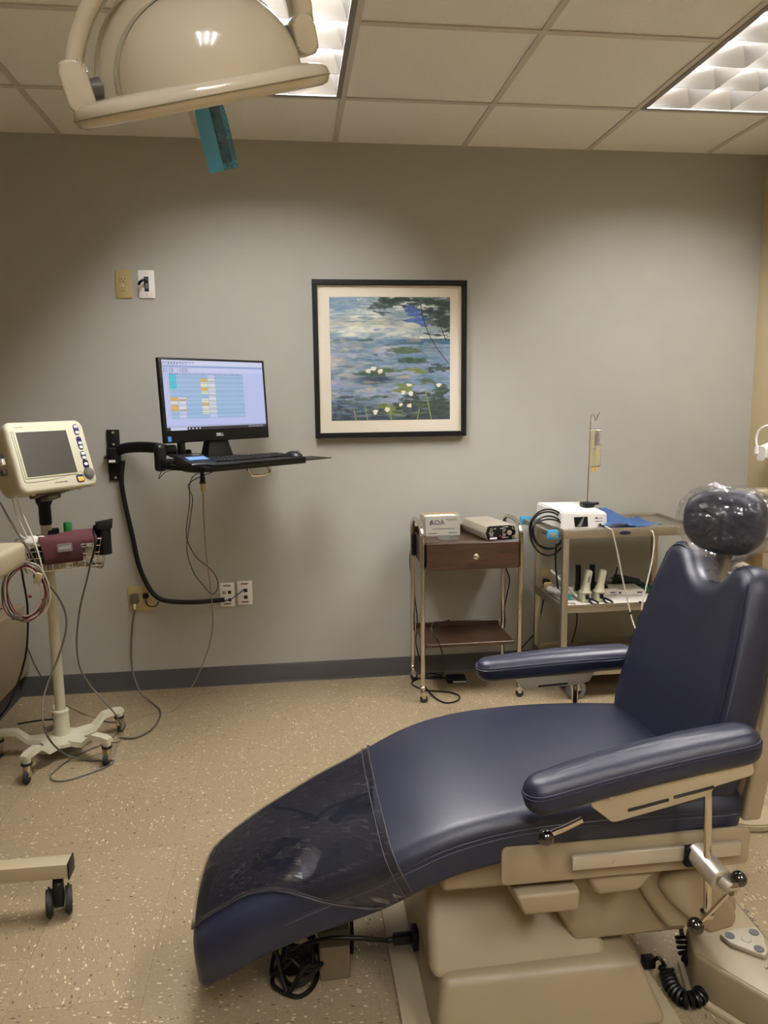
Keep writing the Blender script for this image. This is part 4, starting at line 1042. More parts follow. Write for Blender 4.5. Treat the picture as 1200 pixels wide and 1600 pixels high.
# implant motor unit
mu = thing('motor_unit', 'white table-top motor unit with touch screen on the steel cart', 'dental motor', mtx=xf((1.335, -.27, st_-.008), rz=.02))
hw_ = .108
case = MB().loft([[(x, -.145, z) for x, z in ((-hw_-.006, .006), (hw_+.006, .006), (hw_, .082), (-hw_, .090))], [(x, .145, z) for x, z in ((-hw_-.02, .006), (hw_+.0, .006), (hw_, .095), (-hw_-.02, .098))]])
bmesh.ops.bevel(case.bm, geom=case.bm.edges[:], offset=.006, segments=2, affect='EDGES')
obj('case', case, M_white, mu)
def onface(x, z): return V((x, -.1455, z))
obj('touch_screen', MB().hexa([(-.046, -.1475, .020), (.018, -.1475, .020), (.018, -.143, .020), (-.046, -.143, .020)], [(-.052, -.1475, .066), (.014, -.1475, .066), (.014, -.143, .066), (-.052, -.143, .066)], .001, 1), M_black, mu)
obj('screen_graphic', MB().prism([(-.035, .022), (-.015, .022), (-.002, .064), (-.008, .064)], -.1479, -.1474, 'y'), M_cushgrey, mu)
obj('socket', MB().cyl((.072, -.156, .026), (.072, -.144, .026), .009, n=18, bev=.001), M_chrome, mu)
obj('printed_mark', MB().box(.052, .062, -.1462, -.1445, .055, .062), M_rcable, mu)
obj('printed_text', MB().box(.064, .088, -.1462, -.1445, .056, .058).box(.052, .088, -.1462, -.1445, .042, .044), M_cushgrey, mu)
obj('pump_head', MB().box(.045, .100, -.03, .03, .09, .112, .006).cyl((.105, .0, .104), (.13, .0, .106), .008, n=12).box(.055, .085, -.036, -.028, .094, .11, .003), M_black, mu)
obj('hose_plug', MB().cyl((.072, -.158, .026), (.088, -.166, .022), .005, n=12), M_black, mu)
mw = WM[mu]
iv = thing('drip_stand_rod', 'thin steel rod with double hook rising from the white motor unit', 'rod', mtx=mw @ Matrix.Translation((.082, .02, .10)))
obj('rod', MB().cyl((0, 0, .0), (.006, 0, .40), .0032, n=10), M_chrome, iv)
obj('hook', MB().tube([(.006, 0, .39), (.007, 0, .42), (.014, 0, .432), (.024, 0, .418), (.026, 0, .408), (.030, 0, .40), (.036, 0, .408), (.044, 0, .432), (.050, 0, .436)], .0026, 8), M_chrome, iv)
bg = thing('fluid_bag', 'clear saline bag hanging from the thin steel rod', 'fluid bag', mtx=mw @ Matrix.Translation((.112, .018, .338)))
obj('bag', MB().pillow([(p[0], p[1]) for p in rrect(.030, .090, .008, 4)], .020, .010, .002, fn=lambda u, v, w_: V((u, w_*(1.0 if v < .02 else .5), v+.03))), M_bag, bg)
tx_ = MB()
for k in range(13): tx_.box(-.006+(k % 3)*.001, .022-(k % 4)*.003, -.0122, -.0116, .045+k*.0052, .0475+k*.0052)
tx_.box(-.018, .022, -.0122, -.0116, .122, .1245).box(-.016, .0, -.0122, -.0116, .027, .0295)
obj('printed_text', tx_, mat('bag_print', (62, 76, 116), .6), bg)
obj('port', MB().cyl((-.008, 0, -.062), (-.008, 0, -.082), .005, n=12).cyl((.008, 0, -.062), (.008, 0, -.078), .005, n=12), M_amber, bg)
# towel
def bump2(x, y): return .004*math.sin(x*55+y*30)+.004*noise.noise(V((x*30, y*30, 2)))
rows = []
for j in range(15):
    v = j/14; row = []
    for i in range(25):
        u = i/24
        x = 1.42+.02*v+u*(.285-.03*v)+.006*math.sin(v*9); y = -.450+v*.30-.05*u*v
        z = .825+.050*max(0, math.sin(min(1, u*1.5)*PI))*(.25+.75*v)*(1-.5*u)+.006*math.sin(u*9+v*4)+bump2(u, v)
        row.append(V((x, y, z)))
    rows.append(row)
bt = bmesh.new(); R_ = [[bt.verts.new(p) for p in r] for r in rows]
for A_, B_ in zip(R_, R_[1:]):
    for i in range(24): bt.faces.new([A_[i], A_[i+1], B_[i+1], B_[i]])
bmesh.ops.solidify(bt, geom=bt.faces[:], thickness=-.010)
mb_ = MB(); mb_.bm.free(); mb_.bm = bt
single('blue_towel', mb_, M_towel, 'folded blue cloth towel beside the white motor unit on the steel cart', 'towel', smooth=80)
hs = thing('motor_hose', 'light grey motor hose looping from the motor unit over the cart edge', 'hose', (1.45, -.47, .5))
obj('hose', MB().tube([mw @ V((.088, -.166, .022)), A(952, 826, y=-.47), A(957, 832, y=-.475), A(964, 860, y=-.48), A(973, 905, y=-.485), A(982, 945, y=-.49), A(990, 975, y=-.52), A(1000, 992, y=-.56), A(1008, 985, y=-.56), A(1003, 950, y=-.54), A(1010, 915, y=-.52), A(1018, 880, y=-.50), A(1022, 850, y=-.485), A(1020, 832, y=-.475), A(1012, 828, y=-.44)], .0036, 8), M_wcable, hs, True)
for q in ((985, 958), (1000, 941)): 
    p = A(*q, y=-.505); obj('hose_clip', MB().ball(p, .006, 1, 1, 1, 10), M_black, hs, True)
# middle shelf contents
MZ = .453
single('paper_liner', MB().hexa([(1.27, -.445, MZ), (1.70, -.435, MZ), (1.83, -.10, MZ), (1.26, -.09, MZ)], [(1.27, -.445, MZ+.002), (1.70, -.435, MZ+.002), (1.83, -.10, MZ+.002), (1.26, -.09, MZ+.002)], .0005, 1), M_paper, 'white paper liner on the middle shelf of the steel cart', 'paper')
MZ += .003
def blower(x, y, which, mark=False):
    t = thing('shade_gun', 'cream trigger-grip instrument with black handle on the middle shelf, ' + which, 'hand instrument', mtx=xf((x, y, MZ), rz=.0) @ Matrix.Diagonal((1, 1, .95, 1)), group='cream trigger-grip instruments')
    obj('body', MB().hexa([(-.022, -.07, 0), (.022, -.07, 0), (.022, .07, 0), (-.022, .07, 0)], [(-.020, -.066, .052), (.022, -.066, .052), (.020, .06, .050), (-.018, .06, .050)], .004), M_cream, t)
    obj('grip', MB().loft([[(dx+x_*s_, -.045+y_*s_, z_) for x_, y_ in rrect(.016, .018, .009, 4)] for dx, z_, s_ in ((0, .048, 1.6), (.001, .060, 1.15), (.004, .085, .95), (.010, .12, .95), (.014, .148, .98), (.014, .156, .8))]), M_cream, t)
    obj('rear_handle', MB().loft([[(dx+x_, .0+y_, z_) for x_, y_ in rrect(.011, .010, .003, 2)] for dx, z_ in ((-.022, .045), (-.019, .10), (-.020, .165), (-.020, .175))]), M_black, t)
    obj('nozzle', MB().tube([(.012, -.075, .020), (.004, -.095, .012), (.010, -.118, .006), (.028, -.125, .006), (.036, -.108, .010), (.026, -.088, .016)], .005, 8, closed=True), M_black, t)
    if mark: obj('printed_text', text('TOP', .016, .0004, xf((.010, -.0668, .115), rx=PI/2) @ Matrix.Rotation(PI/2*.9, 4, 'Z')), M_ink, t)
    obj('trigger', MB().box(-.008, .008, -.078, -.066, .018, .040, .003), M_black, t)
blower(1.370, -.325, 'the left one', True); blower(1.440, -.325, 'the right one')

# small things lying on the paper liner
def rodthing(name, a, b_, r, m_, label, cat, tip=None, r2=None):
    t = thing(name, label, cat, ((a[0]+b_[0])/2, (a[1]+b_[1])/2, MZ))
    a3 = V((a[0], a[1], MZ+a[2])); b3 = V((b_[0], b_[1], MZ+b_[2]))
    obj('barrel', MB().cyl(a3, b3, r, r2, n=16, bev=.001), m_, t, True)
    if tip: obj('tip', MB().cyl(b3, b3+(b3-a3).normalized()*tip[0], tip[1], tip[1]*.8, n=14), tip[2], t, True)
    return t
rodthing('syringe', (1.262, -.22, .018), (1.300, -.33, .016), .013, M_paper, 'white plastic tube with teal cap left of the trigger-grip instruments', 'syringe', (.018, .0135, M_teal))
rodthing('syringe', (1.285, -.20, .016), (1.262, -.36, .014), .010, M_clear, 'clear tube with blue end next to the cart leg', 'syringe', (.02, .010, M_bluepl))
rodthing('suction_tip', (1.335, -.36, .02), (1.262, -.20, .115), .006, M_wcable, 'slim white suction tip leaning up behind the left trigger-grip instrument', 'suction tip')
rodthing('probe', (1.262, -.395, .006), (1.300, -.43, .006), .004, M_clear, 'small clear plastic rod at the front of the middle shelf', 'rod')
for (x, y, a_, w_, h_, lb) in ((1.515, -.27, .1, .05, .032, 'white instrument box right of the trigger-grip instruments'), (1.63, -.28, -.05, .068, .026, 'white low box with small black marks, farther right on the middle shelf')):
    t = thing('instrument_box', lb, 'box', mtx=xf((x, y, MZ), rz=a_))
    obj('box_body', MB().box(-w_, w_, -.02, .10, 0, h_, .002), M_white, t)
    obj('printed_mark', MB().box(-w_+.010, -w_+.022, -.0206, -.0195, .008, .018).box(w_-.035, w_-.01, -.0206, -.0195, .010, .016), M_ink, t)
    if a_ > 0: obj('handpiece', MB().hexa([(-.05, .0, h_), (.01, -.01, h_), (.03, .03, h_), (-.04, .05, h_)], [(-.05, .0, h_+.02), (.0, -.005, h_+.012), (.02, .03, h_+.014), (-.04, .05, h_+.026)], .004), M_black, t)
single('teal_clip', MB().box(1.715, 1.765, -.28, -.22, MZ, MZ+.034, .006), mat('dark_teal', (24, 92, 80), .5), 'dark teal block at the right of the middle shelf', 'block')
single('green_tools', MB().hexa([(1.60, -.15, MZ), (1.76, -.17, MZ), (1.78, -.12, MZ), (1.62, -.10, MZ)], [(1.62, -.15, MZ+.055), (1.74, -.17, MZ+.04), (1.76, -.12, MZ+.035), (1.63, -.10, MZ+.065)], .008).tube([(1.60, -.14, MZ+.05), (1.66, -.20, MZ+.045), (1.74, -.22, MZ+.035)], .005, 8).tube([(1.64, -.10, MZ+.05), (1.645, -.11, MZ+.095)], .004, 8), mat('dark_green', (34, 52, 40), .6), 'dark green heap of tools at the back right of the middle shelf', 'tools')
t = thing('bagged_swabs', 'clear bag with white swabs left behind the cart leg', 'bag', (1.26, -.2, MZ))
random.seed(11)
for k in range(5):
    obj('swab', MB().ball((random.uniform(-.012, .02), random.uniform(-.10, .06), .016+.004*(k % 2)), .016, 1.1, 1.2, .8, 12), M_paper, t)
obj('clear_wrap', MB().ball((.004, -.02, .022), .03, 1.0, 3.2, .9, 20), M_film, t)
single('yellow_sponge', MB().box(1.262, 1.30, -.13, -.09, MZ, MZ+.03, .008), mat('pale_yellow', (206, 186, 110), .8), 'pale yellow sponge at the back left of the middle shelf', 'sponge')
# clear folder lying on the bottom shelf
single('clear_bin', MB().box(1.50, 1.80, -.40, -.12, .147, .19, .008), M_clear, 'clear flat bin on the bottom shelf of the steel cart', 'bin')
# ================================================================== dental chair
YC = -1.98
ch = thing('dental_chair', 'navy vinyl dental chair with beige base, headrest in clear film', 'dental chair', (.55, YC, 0))
def T_(name, mb_, m_, parent=ch, **k): return obj(name, mb_, m_, parent, True, **k)
# --- seat and leg cushion: one long upholstered piece lofted along x
#        x     ztop   hw    thick
ST = [(.985, .530, .262, .080), (.93, .538, .276, .088), (.80, .545, .285, .096), (.66, .548, .288, .100), (.54, .545, .287, .102), (.44, .537, .286, .104), (.35, .520, .284, .104),
      (.28, .498, .281, .102), (.21, .466, .277, .100), (.14, .432, .270, .102), (.05, .395, .258, .102), (-.04, .352, .244, .096), (-.11, .317, .232, .094), (-.165, .284, .222, .095), (-.205, .258, .212, .090), (-.228, .240, .204, .085)]
def interp(tab, x):
    for a, b_ in zip(tab, tab[1:]):
        if (a[0]-x)*(b_[0]-x) <= 0:
            t = (x-a[0])/(b_[0]-a[0]); return [a[i]+(b_[i]-a[i])*t for i in range(len(a))]
    return list(tab[0] if abs(x-tab[0][0]) < abs(x-tab[-1][0]) else tab[-1])
cpts = catmull([V((s[0], s[1], s[2])) for s in ST], 4); cth = catmull([V((s[3], 0, 0)) for s in ST], 4)
def secpt(i, ang_or, off=0):
    pass
def section(p, th, tg, off=0, grow=0, n=9, crown=.016, rtop=.036, rbot=.02):
    """closed ring; p=(x,ztop,hw); normal from tangent"""
    nr = V((-tg.z, 0, tg.x)); nr = nr if nr.z > 0 else -nr
    a = p.z+grow; out = []
    hb = th/2; rt = min(rtop, th*.48); rb = min(rbot, th*.35)
    shear = max(0, min(1, (-.02-p.x)/.2))*.055
    def add(y, w_):   # w_ measured from the top downwards
        cr = crown*(1-min(1, (y/a)**2)) if w_ < th*.5 else 0
        out.append(V((p.x, YC+y, p.y)) + nr*(cr-w_+off) + V(tg)*(shear*max(0, w_)/th))
    for k in range(13): add(-a+rt+(2*a-2*rt)*k/12, -grow*0)
    for k in range(1, n): t = k/n*PI/2; add(a-rt+rt*math.sin(t), rt-rt*math.cos(t))
    for k in range(7): add(a, rt+(th-rb-rt)*k/6)
    for k in range(1, n): t = k/n*PI/2; add(a-rb+rb*math.sin(PI/2-t), th-rb+rb*math.sin(t))
    for k in range(9): add(a-rb-(2*a-2*rb)*k/8, th)
    for k in range(1, n): t = k/n*PI/2; add(-a+rb-rb*math.sin(t), th-rb+rb*math.cos(t))
    for k in range(7): add(-a, th-rb-(th-rb-rt)*k/6)
    for k in range(1, n): t = k/n*PI/2; add(-a+rt-rt*math.cos(t), rt-rt*math.sin(t))
    return out
def tangent(i):
    a, b_ = cpts[max(0, i-1)], cpts[min(len(cpts)-1, i+1)]
    return V((b_.x-a.x, 0, b_.y-a.y)).normalized()
rings = [section(cpts[i], cth[i].x, tangent(i)) for i in range(len(cpts))]
# round both ends off
def shrink(r, k, push, tg):
    c = sum(r, V((0, 0, 0)))/len(r)
    return [c+(q-c)*k+tg*push for q in r]
tg0, tg1 = tangent(0), tangent(len(cpts)-1)
rings = [shrink(rings[0], .80, -.016, tg0), shrink(rings[0], .93, -.010, tg0)] + rings + [shrink(rings[-1], .965, .010, tg1), shrink(rings[-1], .89, .020, tg1), shrink(rings[-1], .78, .026, tg1), shrink(rings[-1], .5, .030, tg1)]
seat = T_('seat_cushion', MB().loft(rings), M_blue, smooth=60)
def nearline(wfrac, i0, i1, side=-1, extra=.0015, down=None):
    out = []
    for i in range(i0, i1):
        p = cpts[i]; tg = tangent(i); nr = V((-tg.z, 0, tg.x)); nr = nr if nr.z > 0 else -nr
        w_ = down if down is not None else cth[i].x*wfrac
        rt = min(.036, cth[i].x*.48)
        # place on the rounded top edge
        if w_ < rt: y = p.z-rt+math.sqrt(max(0, rt*rt-(rt-w_)**2))
        else: y = p.z
        out.append(V((p.x, YC+side*(y+extra), p.y))-nr*w_)
    return out
for side in (-1, 1):
    for k, (dn, r_) in enumerate(((.030, .0016), (.040, .0011))):
        L_ = nearline(0, 0, 46, side, .0002, dn)
        T_('seam', MB().tube(L_, r_, 6, 1), M_blue if k == 0 else M_blue2, seat)
# --- clear vinyl sleeve over the foot end
NEAR_D = [(.22, .19), (.17, .165), (.13, .115), (.06, .074), (0, .026), (-.06, -.026), (-.11, -.047), (-.14, -.050), (-.165, -.049), (-.20, -.047), (-.228, -.043), (-.26, -.03)]
def cut_path(i, ring, shift=0):
    """the ring from the near side (down to the cover's edge) over the top to under the far side"""
    n = len(ring); x = cpts[i].x-shift
    d = interp(NEAR_D, x)[1]
    if d < 0:
        path = list(ring[:38]); dd = -d
        while (path[1]-path[0]).length < dd: dd -= (path[1]-path[0]).length; path.pop(0)
        path[0] = path[0].lerp(path[1], dd/(path[1]-path[0]).length)
        return resample(path)
    near = [ring[0]] + [ring[-k] for k in range(1, 40)]       # from the near top edge down the near side
    out = [near[0]]; acc = 0
    for p, q in zip(near, near[1:]):
        s_ = (q-p).length
        if acc+s_ >= d: out.append(p.lerp(q, (d-acc)/s_)); break
        out.append(q); acc += s_
    return resample(out[::-1] + ring[1:38])
def resample(path):
    cum = [0]
    for p, q in zip(path, path[1:]): cum.append(cum[-1]+(q-p).length)
    res = []; N_ = 64; j_ = 0
    for k in range(N_+1):
        s_ = cum[-1]*k/N_
        while j_ < len(cum)-2 and cum[j_+1] < s_: j_ += 1
        dd = cum[j_+1]-cum[j_]
        res.append(path[j_].lerp(path[j_+1], (s_-cum[j_])/dd if dd > 0 else 0))
    return res
def sleeve():
    ks = [i for i in range(len(cpts)) if cpts[i].x < .195]
    rr = [cut_path(i, section(cpts[i], cth[i].x, tangent(i), off=.003, grow=.004)) for i in ks]
    L0 = rr[-1]; full = section(cpts[-1], cth[-1].x, tg1, off=.003, grow=.004); li = len(cpts)-1
    for k_, ps in ((.97, .012), (.90, .0235), (.79, .030), (.55, .034)):
        rr.append(cut_path(li, shrink(full, k_, ps, tg1), ps))
    mb_ = MB().loft(rr, cap=False, closed=False)
    edge = [r[0] for r in rr]
    bmesh.ops.solidify(mb_.bm, geom=mb_.bm.faces[:], thickness=.0012)
    return mb_, edge, rr[0]
slv, edge_, knee_ = sleeve()
slc = T_('clear_foot_cover', slv, M_sleeve, smooth=60, label='clear vinyl cover over the foot end')
M_welt = mat('cover_welt', (66, 63, 68), .2)
up_ = V((0, 0, .0015))
T_('cover_welt', MB().tube([p+up_ for p in edge_], .0022, 6, 1), M_welt, slc)
T_('cover_welt', MB().tube([p+up_ for p in knee_], .0020, 6, 1), M_welt, slc)
i_h = min(range(len(cpts)), key=lambda i: abs(cpts[i].x-.172))
full = cut_path(i_h, section(cpts[i_h], cth[i_h].x, tangent(i_h), off=.0042, grow=.005))
T_('hem_line', MB().tube(full, .0014, 6, 1), M_welt, slc)
T_('hem_line', MB().tube([e_+V((0, 0, .008)) for e_ in edge_[6:]], .0009, 6, 1), M_welt, slc)

# --- backrest
BT = [(.50, .245), (.53, .268), (.60, .275), (.70, .270), (.80, .258), (.90, .240), (.97, .222), (1.02, .205)]
def bx(z): return .895+(z-.50)*.245
LEAN = math.atan(.245)
outline = []
zs = [.52, .56, .62, .70, .78, .86, .93, .975]
right = [(interp(BT, z)[1], z) for z in zs]
shoulder = [(.214, 1.000), (.196, 1.020), (.170, 1.030), (.140, 1.030), (.112, 1.020), (.090, 1.000), (.068, .978), (.040, .965), (.012, .960)]
bottom = [(.010, .472), (.08, .472), (.15, .473), (.20, .478), (.235, .49)]
half_ = bottom+[(.258, .505)]+right+shoulder
outline = half_+[(-u, v) for u, v in half_[::-1]]
# dedupe centre points
def backfn(u, v, w_):
    # w_ outwards = towards the sitter (-x); slight wrap around the sides
    s_ = (v-.50)
    x = bx(v)+.010*math.sin((v-.5)*6)*0
    wrap = -.020*(abs(u)/.27)**2.2
    n = V((-math.cos(LEAN), 0, math.sin(LEAN)))
    return V((x+.052+.05*u, YC+u*(.975 if u < 0 else 1), v-.004)) + n*w_ + V((wrap, 0, 0))
back = T_('backrest', MB().pillow(outline, .105, .040, -.002, fn=backfn), M_blue, smooth=60)
for k, (ins, w_, r_, m_) in enumerate(((.0172, .0455, .0016, M_blue), (.0062, .034, .0010, M_blue2))):
    for side in (-1, 1):
        pts = []
        for (u, v) in [(.258, .52)]+right[1:]+shoulder[:4]:
            pts.append(backfn(side*(u-ins*(1 if v < 1.0 else .75)), v-(ins*.8 if v > .99 else 0), w_))
        T_('seam', MB().tube(pts, r_, 6, 3), m_, back)
# almond shell behind the backrest
def shellfn(u, v, w_):
    p = backfn(u, v, -w_-.055-.03); return p
so = [(u*.93, .485+(v-.472)*1.0) for u, v in [(.01, .472), (.12, .472), (.22, .48), (.262, .52), (.272, .62), (.268, .75), (.25, .88), (.225, .97), (.19, 1.0), (.10, 1.0), (.01, 1.0)]]
so = so+[(-u, v) for u, v in so[::-1]]
T_('back_shell', MB().pillow(so, .06, .022, .02, fn=shellfn), M_almond, smooth=60)
T_('shell_rim', MB().hexa([(.985, YC-.262, .47), (1.03, YC-.262, .47), (1.03, YC-.235, .47), (.985, YC-.235, .47)], [(1.075, YC-.225, .93), (1.13, YC-.225, .93), (1.13, YC-.20, .93), (1.075, YC-.20, .93)], .008, 3), M_almond)
# headrest bar and pad
T_('headrest_bar', MB().box(-.028, .028, -.006, .006, -.12, .13, .004, mtx=Matrix.Translation((1.060, YC, 1.00)) @ Matrix.Rotation(LEAN, 4, 'Y') @ Matrix.Rotation(PI/2, 4, 'Z')), M_almond)
HR = Matrix.Translation((1.078, YC+.005, 1.112))
hn = V((-.80, -.50, .22)).normalized(); hu = V((.50, -.80, 0)).normalized()
HM = frame(HR.translation, hu, hn.cross(hu))
if (HM.to_3x3() @ V((0, 1, 0))).z < 0: HM = frame(HR.translation, hu, -(hn.cross(hu)))
hz = HM.to_3x3() @ V((0, 0, 1)); sgn = 1 if hz.dot(hn) > 0 else -1
ho = []
for i in range(40):
    a = i/40*2*PI; c, s_ = math.cos(a), math.sin(a)
    ex = 2/2.5
    ho.append((.102*math.copysign(abs(c)**ex, c)*(1+.06*s_), .082*math.copysign(abs(s_)**ex, s_)-.006))
def headfn(u, v, w_):
    w2_ = w_*sgn
    # butterfly fold down the middle, sides come forward
    fold = .030*min(1, abs(u)/.11)**1.3-.008*math.exp(-(u/.012)**2)
    return HM @ V((u, v, (w_+fold*1.0)*1.0 if sgn > 0 else -(w_+fold)))
hp = T_('headrest', MB().pillow(ho, .078, .036, .006, fn=headfn), M_blue, smooth=60)
# crinkled film bag round the headrest
hf = MB().pillow([(u*1.10, v*1.12+.0) for u, v in ho], .098, .045, .008, fn=headfn)
bmesh.ops.triangulate(hf.bm, faces=hf.bm.faces[:])
hf.bm.normal_update()
for v in hf.bm.verts:
    q = v.co*34; k = noise.fractal(q, 1, 2.2, 4); r_ = abs(noise.noise(v.co*17+V((4, 1, 0))))
    v.co += v.normal*(.0075*k-.010*r_+.005)
film = T_('headrest_film', hf, M_film, smooth=3, label='crinkled clear film bag over the headrest')
sk = MB()
for k in range(9):
    a = -.9+k*.22; p0 = HM @ V((.07*math.sin(a), -.085, -.02*sgn)); p1 = V((1.075+.03*math.cos(k), YC+.07*math.sin(a*1.1), .955+.010*(k % 2)))
    p2 = HM @ V((.07*math.sin(a+.2), -.085, .02*sgn)); p3 = p1+V((-.028, .012, .006*(k % 3)))
    sk.hexa([p0, p2, p3, p1], [p0+V((0, .002, 0)), p2+V((0, .002, 0)), p3+V((0, .002, 0)), p1+V((0, .002, 0))])
T_('film_skirt', sk, M_film, film, smooth=20)

# --- armrests
def armrest(x0_, x1_, y_, zf, zr, yawo, ar_, th_):
    """pad from front (x0_) to rear (x1_); zf/zr top heights"""
    L_ = math.hypot(x1_-x0_, zr-zf); tilt = math.atan2(zr-zf, x1_-x0_)
    M_ = Matrix.Translation((x0_, y_, zf)) @ Matrix.Rotation(yawo, 4, 'Z') @ Matrix.Rotation(-tilt, 4, 'Y')
    outl = []
    n = 10
    for k in range(n+1): a = -PI/2+PI*k/n; outl.append((L_-.046+.046*math.cos(a), .048*math.sin(a)))
    for k in range(1, 4): outl.append((L_-.046-(L_-.092)*k/4, .048-.004*k/4+.003*math.sin(PI*k/4)))
    for k in range(n+1): a = PI/2+PI*k/n; outl.append((.044+.044*math.cos(a), .042*math.sin(a)))
    for k in range(1, 4): outl.append((.044+(L_-.092)*k/4, -.042-.006*k/4-.003*math.sin(PI*k/4)))
    arch = lambda u: ar_*math.sin(PI*min(1, max(0, u/L_)))
    f_ = lambda u, v, w_: M_ @ V((u, v, w_-.038+arch(u)))
    pad = T_('armrest_pad', MB().pillow(outl, th_, th_*.44, .004, fn=f_), M_blue, smooth=60)
    cen = V((L_/2, 0))
    for (zz, ins, r_, m_) in ((.008, -.0006, .0015, M_blue), (.015, .0014, .0010, M_blue2)):
        pts = [f_(cen.x+(u-cen.x)*(1-ins*3), v*(1-ins*15), zz) for u, v in outl]
        T_('seam', MB().tube(pts, r_, 6, 1, closed=True), m_, pad)
    return M_, L_
NY = -2.325
M1, L1 = armrest(.438, .945, NY-.012, .660, .746, math.radians(1.5), .010, .076)
br1 = [(.125, -.062), (.128, -.075), (.165, -.118), (.175, -.120), (.375, -.116), (.395, -.100), (.475, -.097), (.482, -.090), (.480, -.048), (.3, -.050), (.125, -.058)]
def inM(M_, mb_): mb_.copyto([M_]); return mb_
arb = T_('armrest_bracket', inM(M1, MB().prism(br1, -.030, .030, 'y', .004)), M_almond2)
T_('bracket_slot', inM(M1, MB().prism(rrect(.045, .0032, .003, cx=.245, cy=-.100), -.0315, -.0295, 'y').prism(rrect(.045, .0032, .003, cx=.345, cy=-.098), -.0315, -.0295, 'y')), M_shadow, arb)
for u in (.17, .375): T_('screw', inM(M1, MB().cyl((u, -.033, -.062), (u, -.029, -.062), .004, n=10)), M_alu, arb)
lev = T_('tilt_lever', MB().tube([(.572, -2.325, .560), (.535, -2.330, .548), (.500, -2.335, .540)], [.009, .007, .006]*1 if False else .0068, 12, 1), M_chrome)
T_('lever_knob', MB().ball((.492, -2.338, .536), .0165, 1, 1, 1, 24), M_gloss, lev)
T_('armrest_post', MB().cyl((.853, -2.335, .355), (.840, -2.330, .64), .0085, n=18), M_chrome)
FY = -1.640
M2, L2 = armrest(.520, 1.00, FY, .668, .690, math.radians(-1), .005, .064)
ar2 = T_('armrest_bracket', inM(M2, MB().prism([(.10, -.060), (.135, -.102), (.30, -.100), (.33, -.094), (.355, -.055)], -.030, .030, 'y', .004)), M_gpaint)
T_('bracket_slot', inM(M2, MB().prism(rrect(.045, .003, .003, cx=.22, cy=-.092), -.0315, -.0295, 'y')), M_shadow, ar2)
T_('armrest_post', MB().cyl((.818, -1.655, .36), (.818, -1.655, .60), .0095, n=18), M_chrome)

# --- side rail with clamp
RY = -2.272
T_('side_plate', MB().prism([(p[0], p[1]) for p in rrect(.282, .0435, .014, 4, cx=.702, cy=.4320)], RY, RY+.010, 'y', .002), M_almond)
T_('side_plate', MB().prism([(p[0], p[1]) for p in rrect(.282, .0435, .014, 4, cx=.708, cy=.4285)], -1.70, -1.69, 'y', .002), M_almond)
rail = T_('accessory_rail', MB().box(.570, .952, RY-.018, RY-.008, .422, .454, .0015), M_alu)
T_('rail_spacer', MB().cyl((.63, RY-.010, .434), (.63, RY+.002, .434), .008, n=14).cyl((.90, RY-.010, .434), (.90, RY+.002, .434), .008, n=14), M_alu, rail)
T_('screw', MB().cyl((.665, RY-.0195, .432), (.665, RY-.017, .432), .0075, n=18).cyl((.665, RY-.0205, .432), (.665, RY-.019, .432), .003, n=6), M_alu, rail)
cl_ = T_('post_clamp', MB().cyl((.848, RY-.016, .440), (.856, RY-.105, .430), .0245, n=30, bev=.002).cyl((.854, RY-.105, .430), (.862, RY-.125, .425), .012, n=20, bev=.001), M_alu)
T_('clamp_base', MB().box(.820, .845, RY-.030, RY-.008, .412, .455, .004), M_black, cl_)
lv2 = T_('clamp_lever', MB().cyl((.862, RY-.118, .425), (.880, RY-.128, .432), .0085, n=14).cyl((.866, RY-.125, .424), (.818, RY-.105, .345), .0042, n=12).cyl((.862, RY-.128, .420), (.875, RY-.118, .412), .007, n=12), M_chrome)
T_('lever_knob', MB().ball((.888, RY-.112, .437), .0165, 1, 1, 1, 24), M_gloss, lv2)
T_('lever_knob', MB().ball((.808, RY-.098, .328), .0175, 1, 1, 1, 24), M_gloss, lv2)
T_('accessory_post', MB().cyl((.853, -2.335, .33), (.853, -2.335, .40), .0078, n=16).cyl((.853, -2.335, .322), (.853, -2.335, .330), .014, n=18), M_chrome)
# --- under-seat structure
T_('seat_frame', MB().box(.30, .96, -2.22, -1.74, .345, .455, .015, 3), M_almond)
T_('cover_block', MB().hexa([(.468, -2.285, .322), (.590, -2.285, .322), (.590, -2.20, .322), (.458, -2.20, .322)], [(.450, -2.285, .370), (.592, -2.285, .370), (.592, -2.18, .370), (.440, -2.18, .370)], .008, 3), M_almond)
T_('cover_block', MB().hexa([(.640, -2.262, .335), (.735, -2.262, .335), (.74, -2.17, .335), (.63, -2.17, .335)], [(.615, -2.262, .385), (.78, -2.262, .385), (.80, -2.15, .392), (.60, -2.15, .392)], .012, 3), M_almond)
# lift arm: angled plates down from the seat
T_('lift_arm', MB().prism([(.60, .37), (.80, .37), (.90, .17), (.62, .17), (.55, .30)], -2.19, -1.80, 'y', .012, 3), M_almond)
T_('lift_arm', MB().prism([(.71, .39), (.95, .38), (1.01, .23), (.985, .198), (.835, .195), (.79, .26)], -2.215, -2.02, 'y', .014, 3), M_almond)
T_('arm_cover', MB().prism([(.81, .352), (.86, .362), (.925, .355), (.995, .232), (.99, .200), (.93, .186), (.885, .22), (.83, .275), (.80, .315)], -2.235, -2.15, 'y', .014, 3), M_almond)
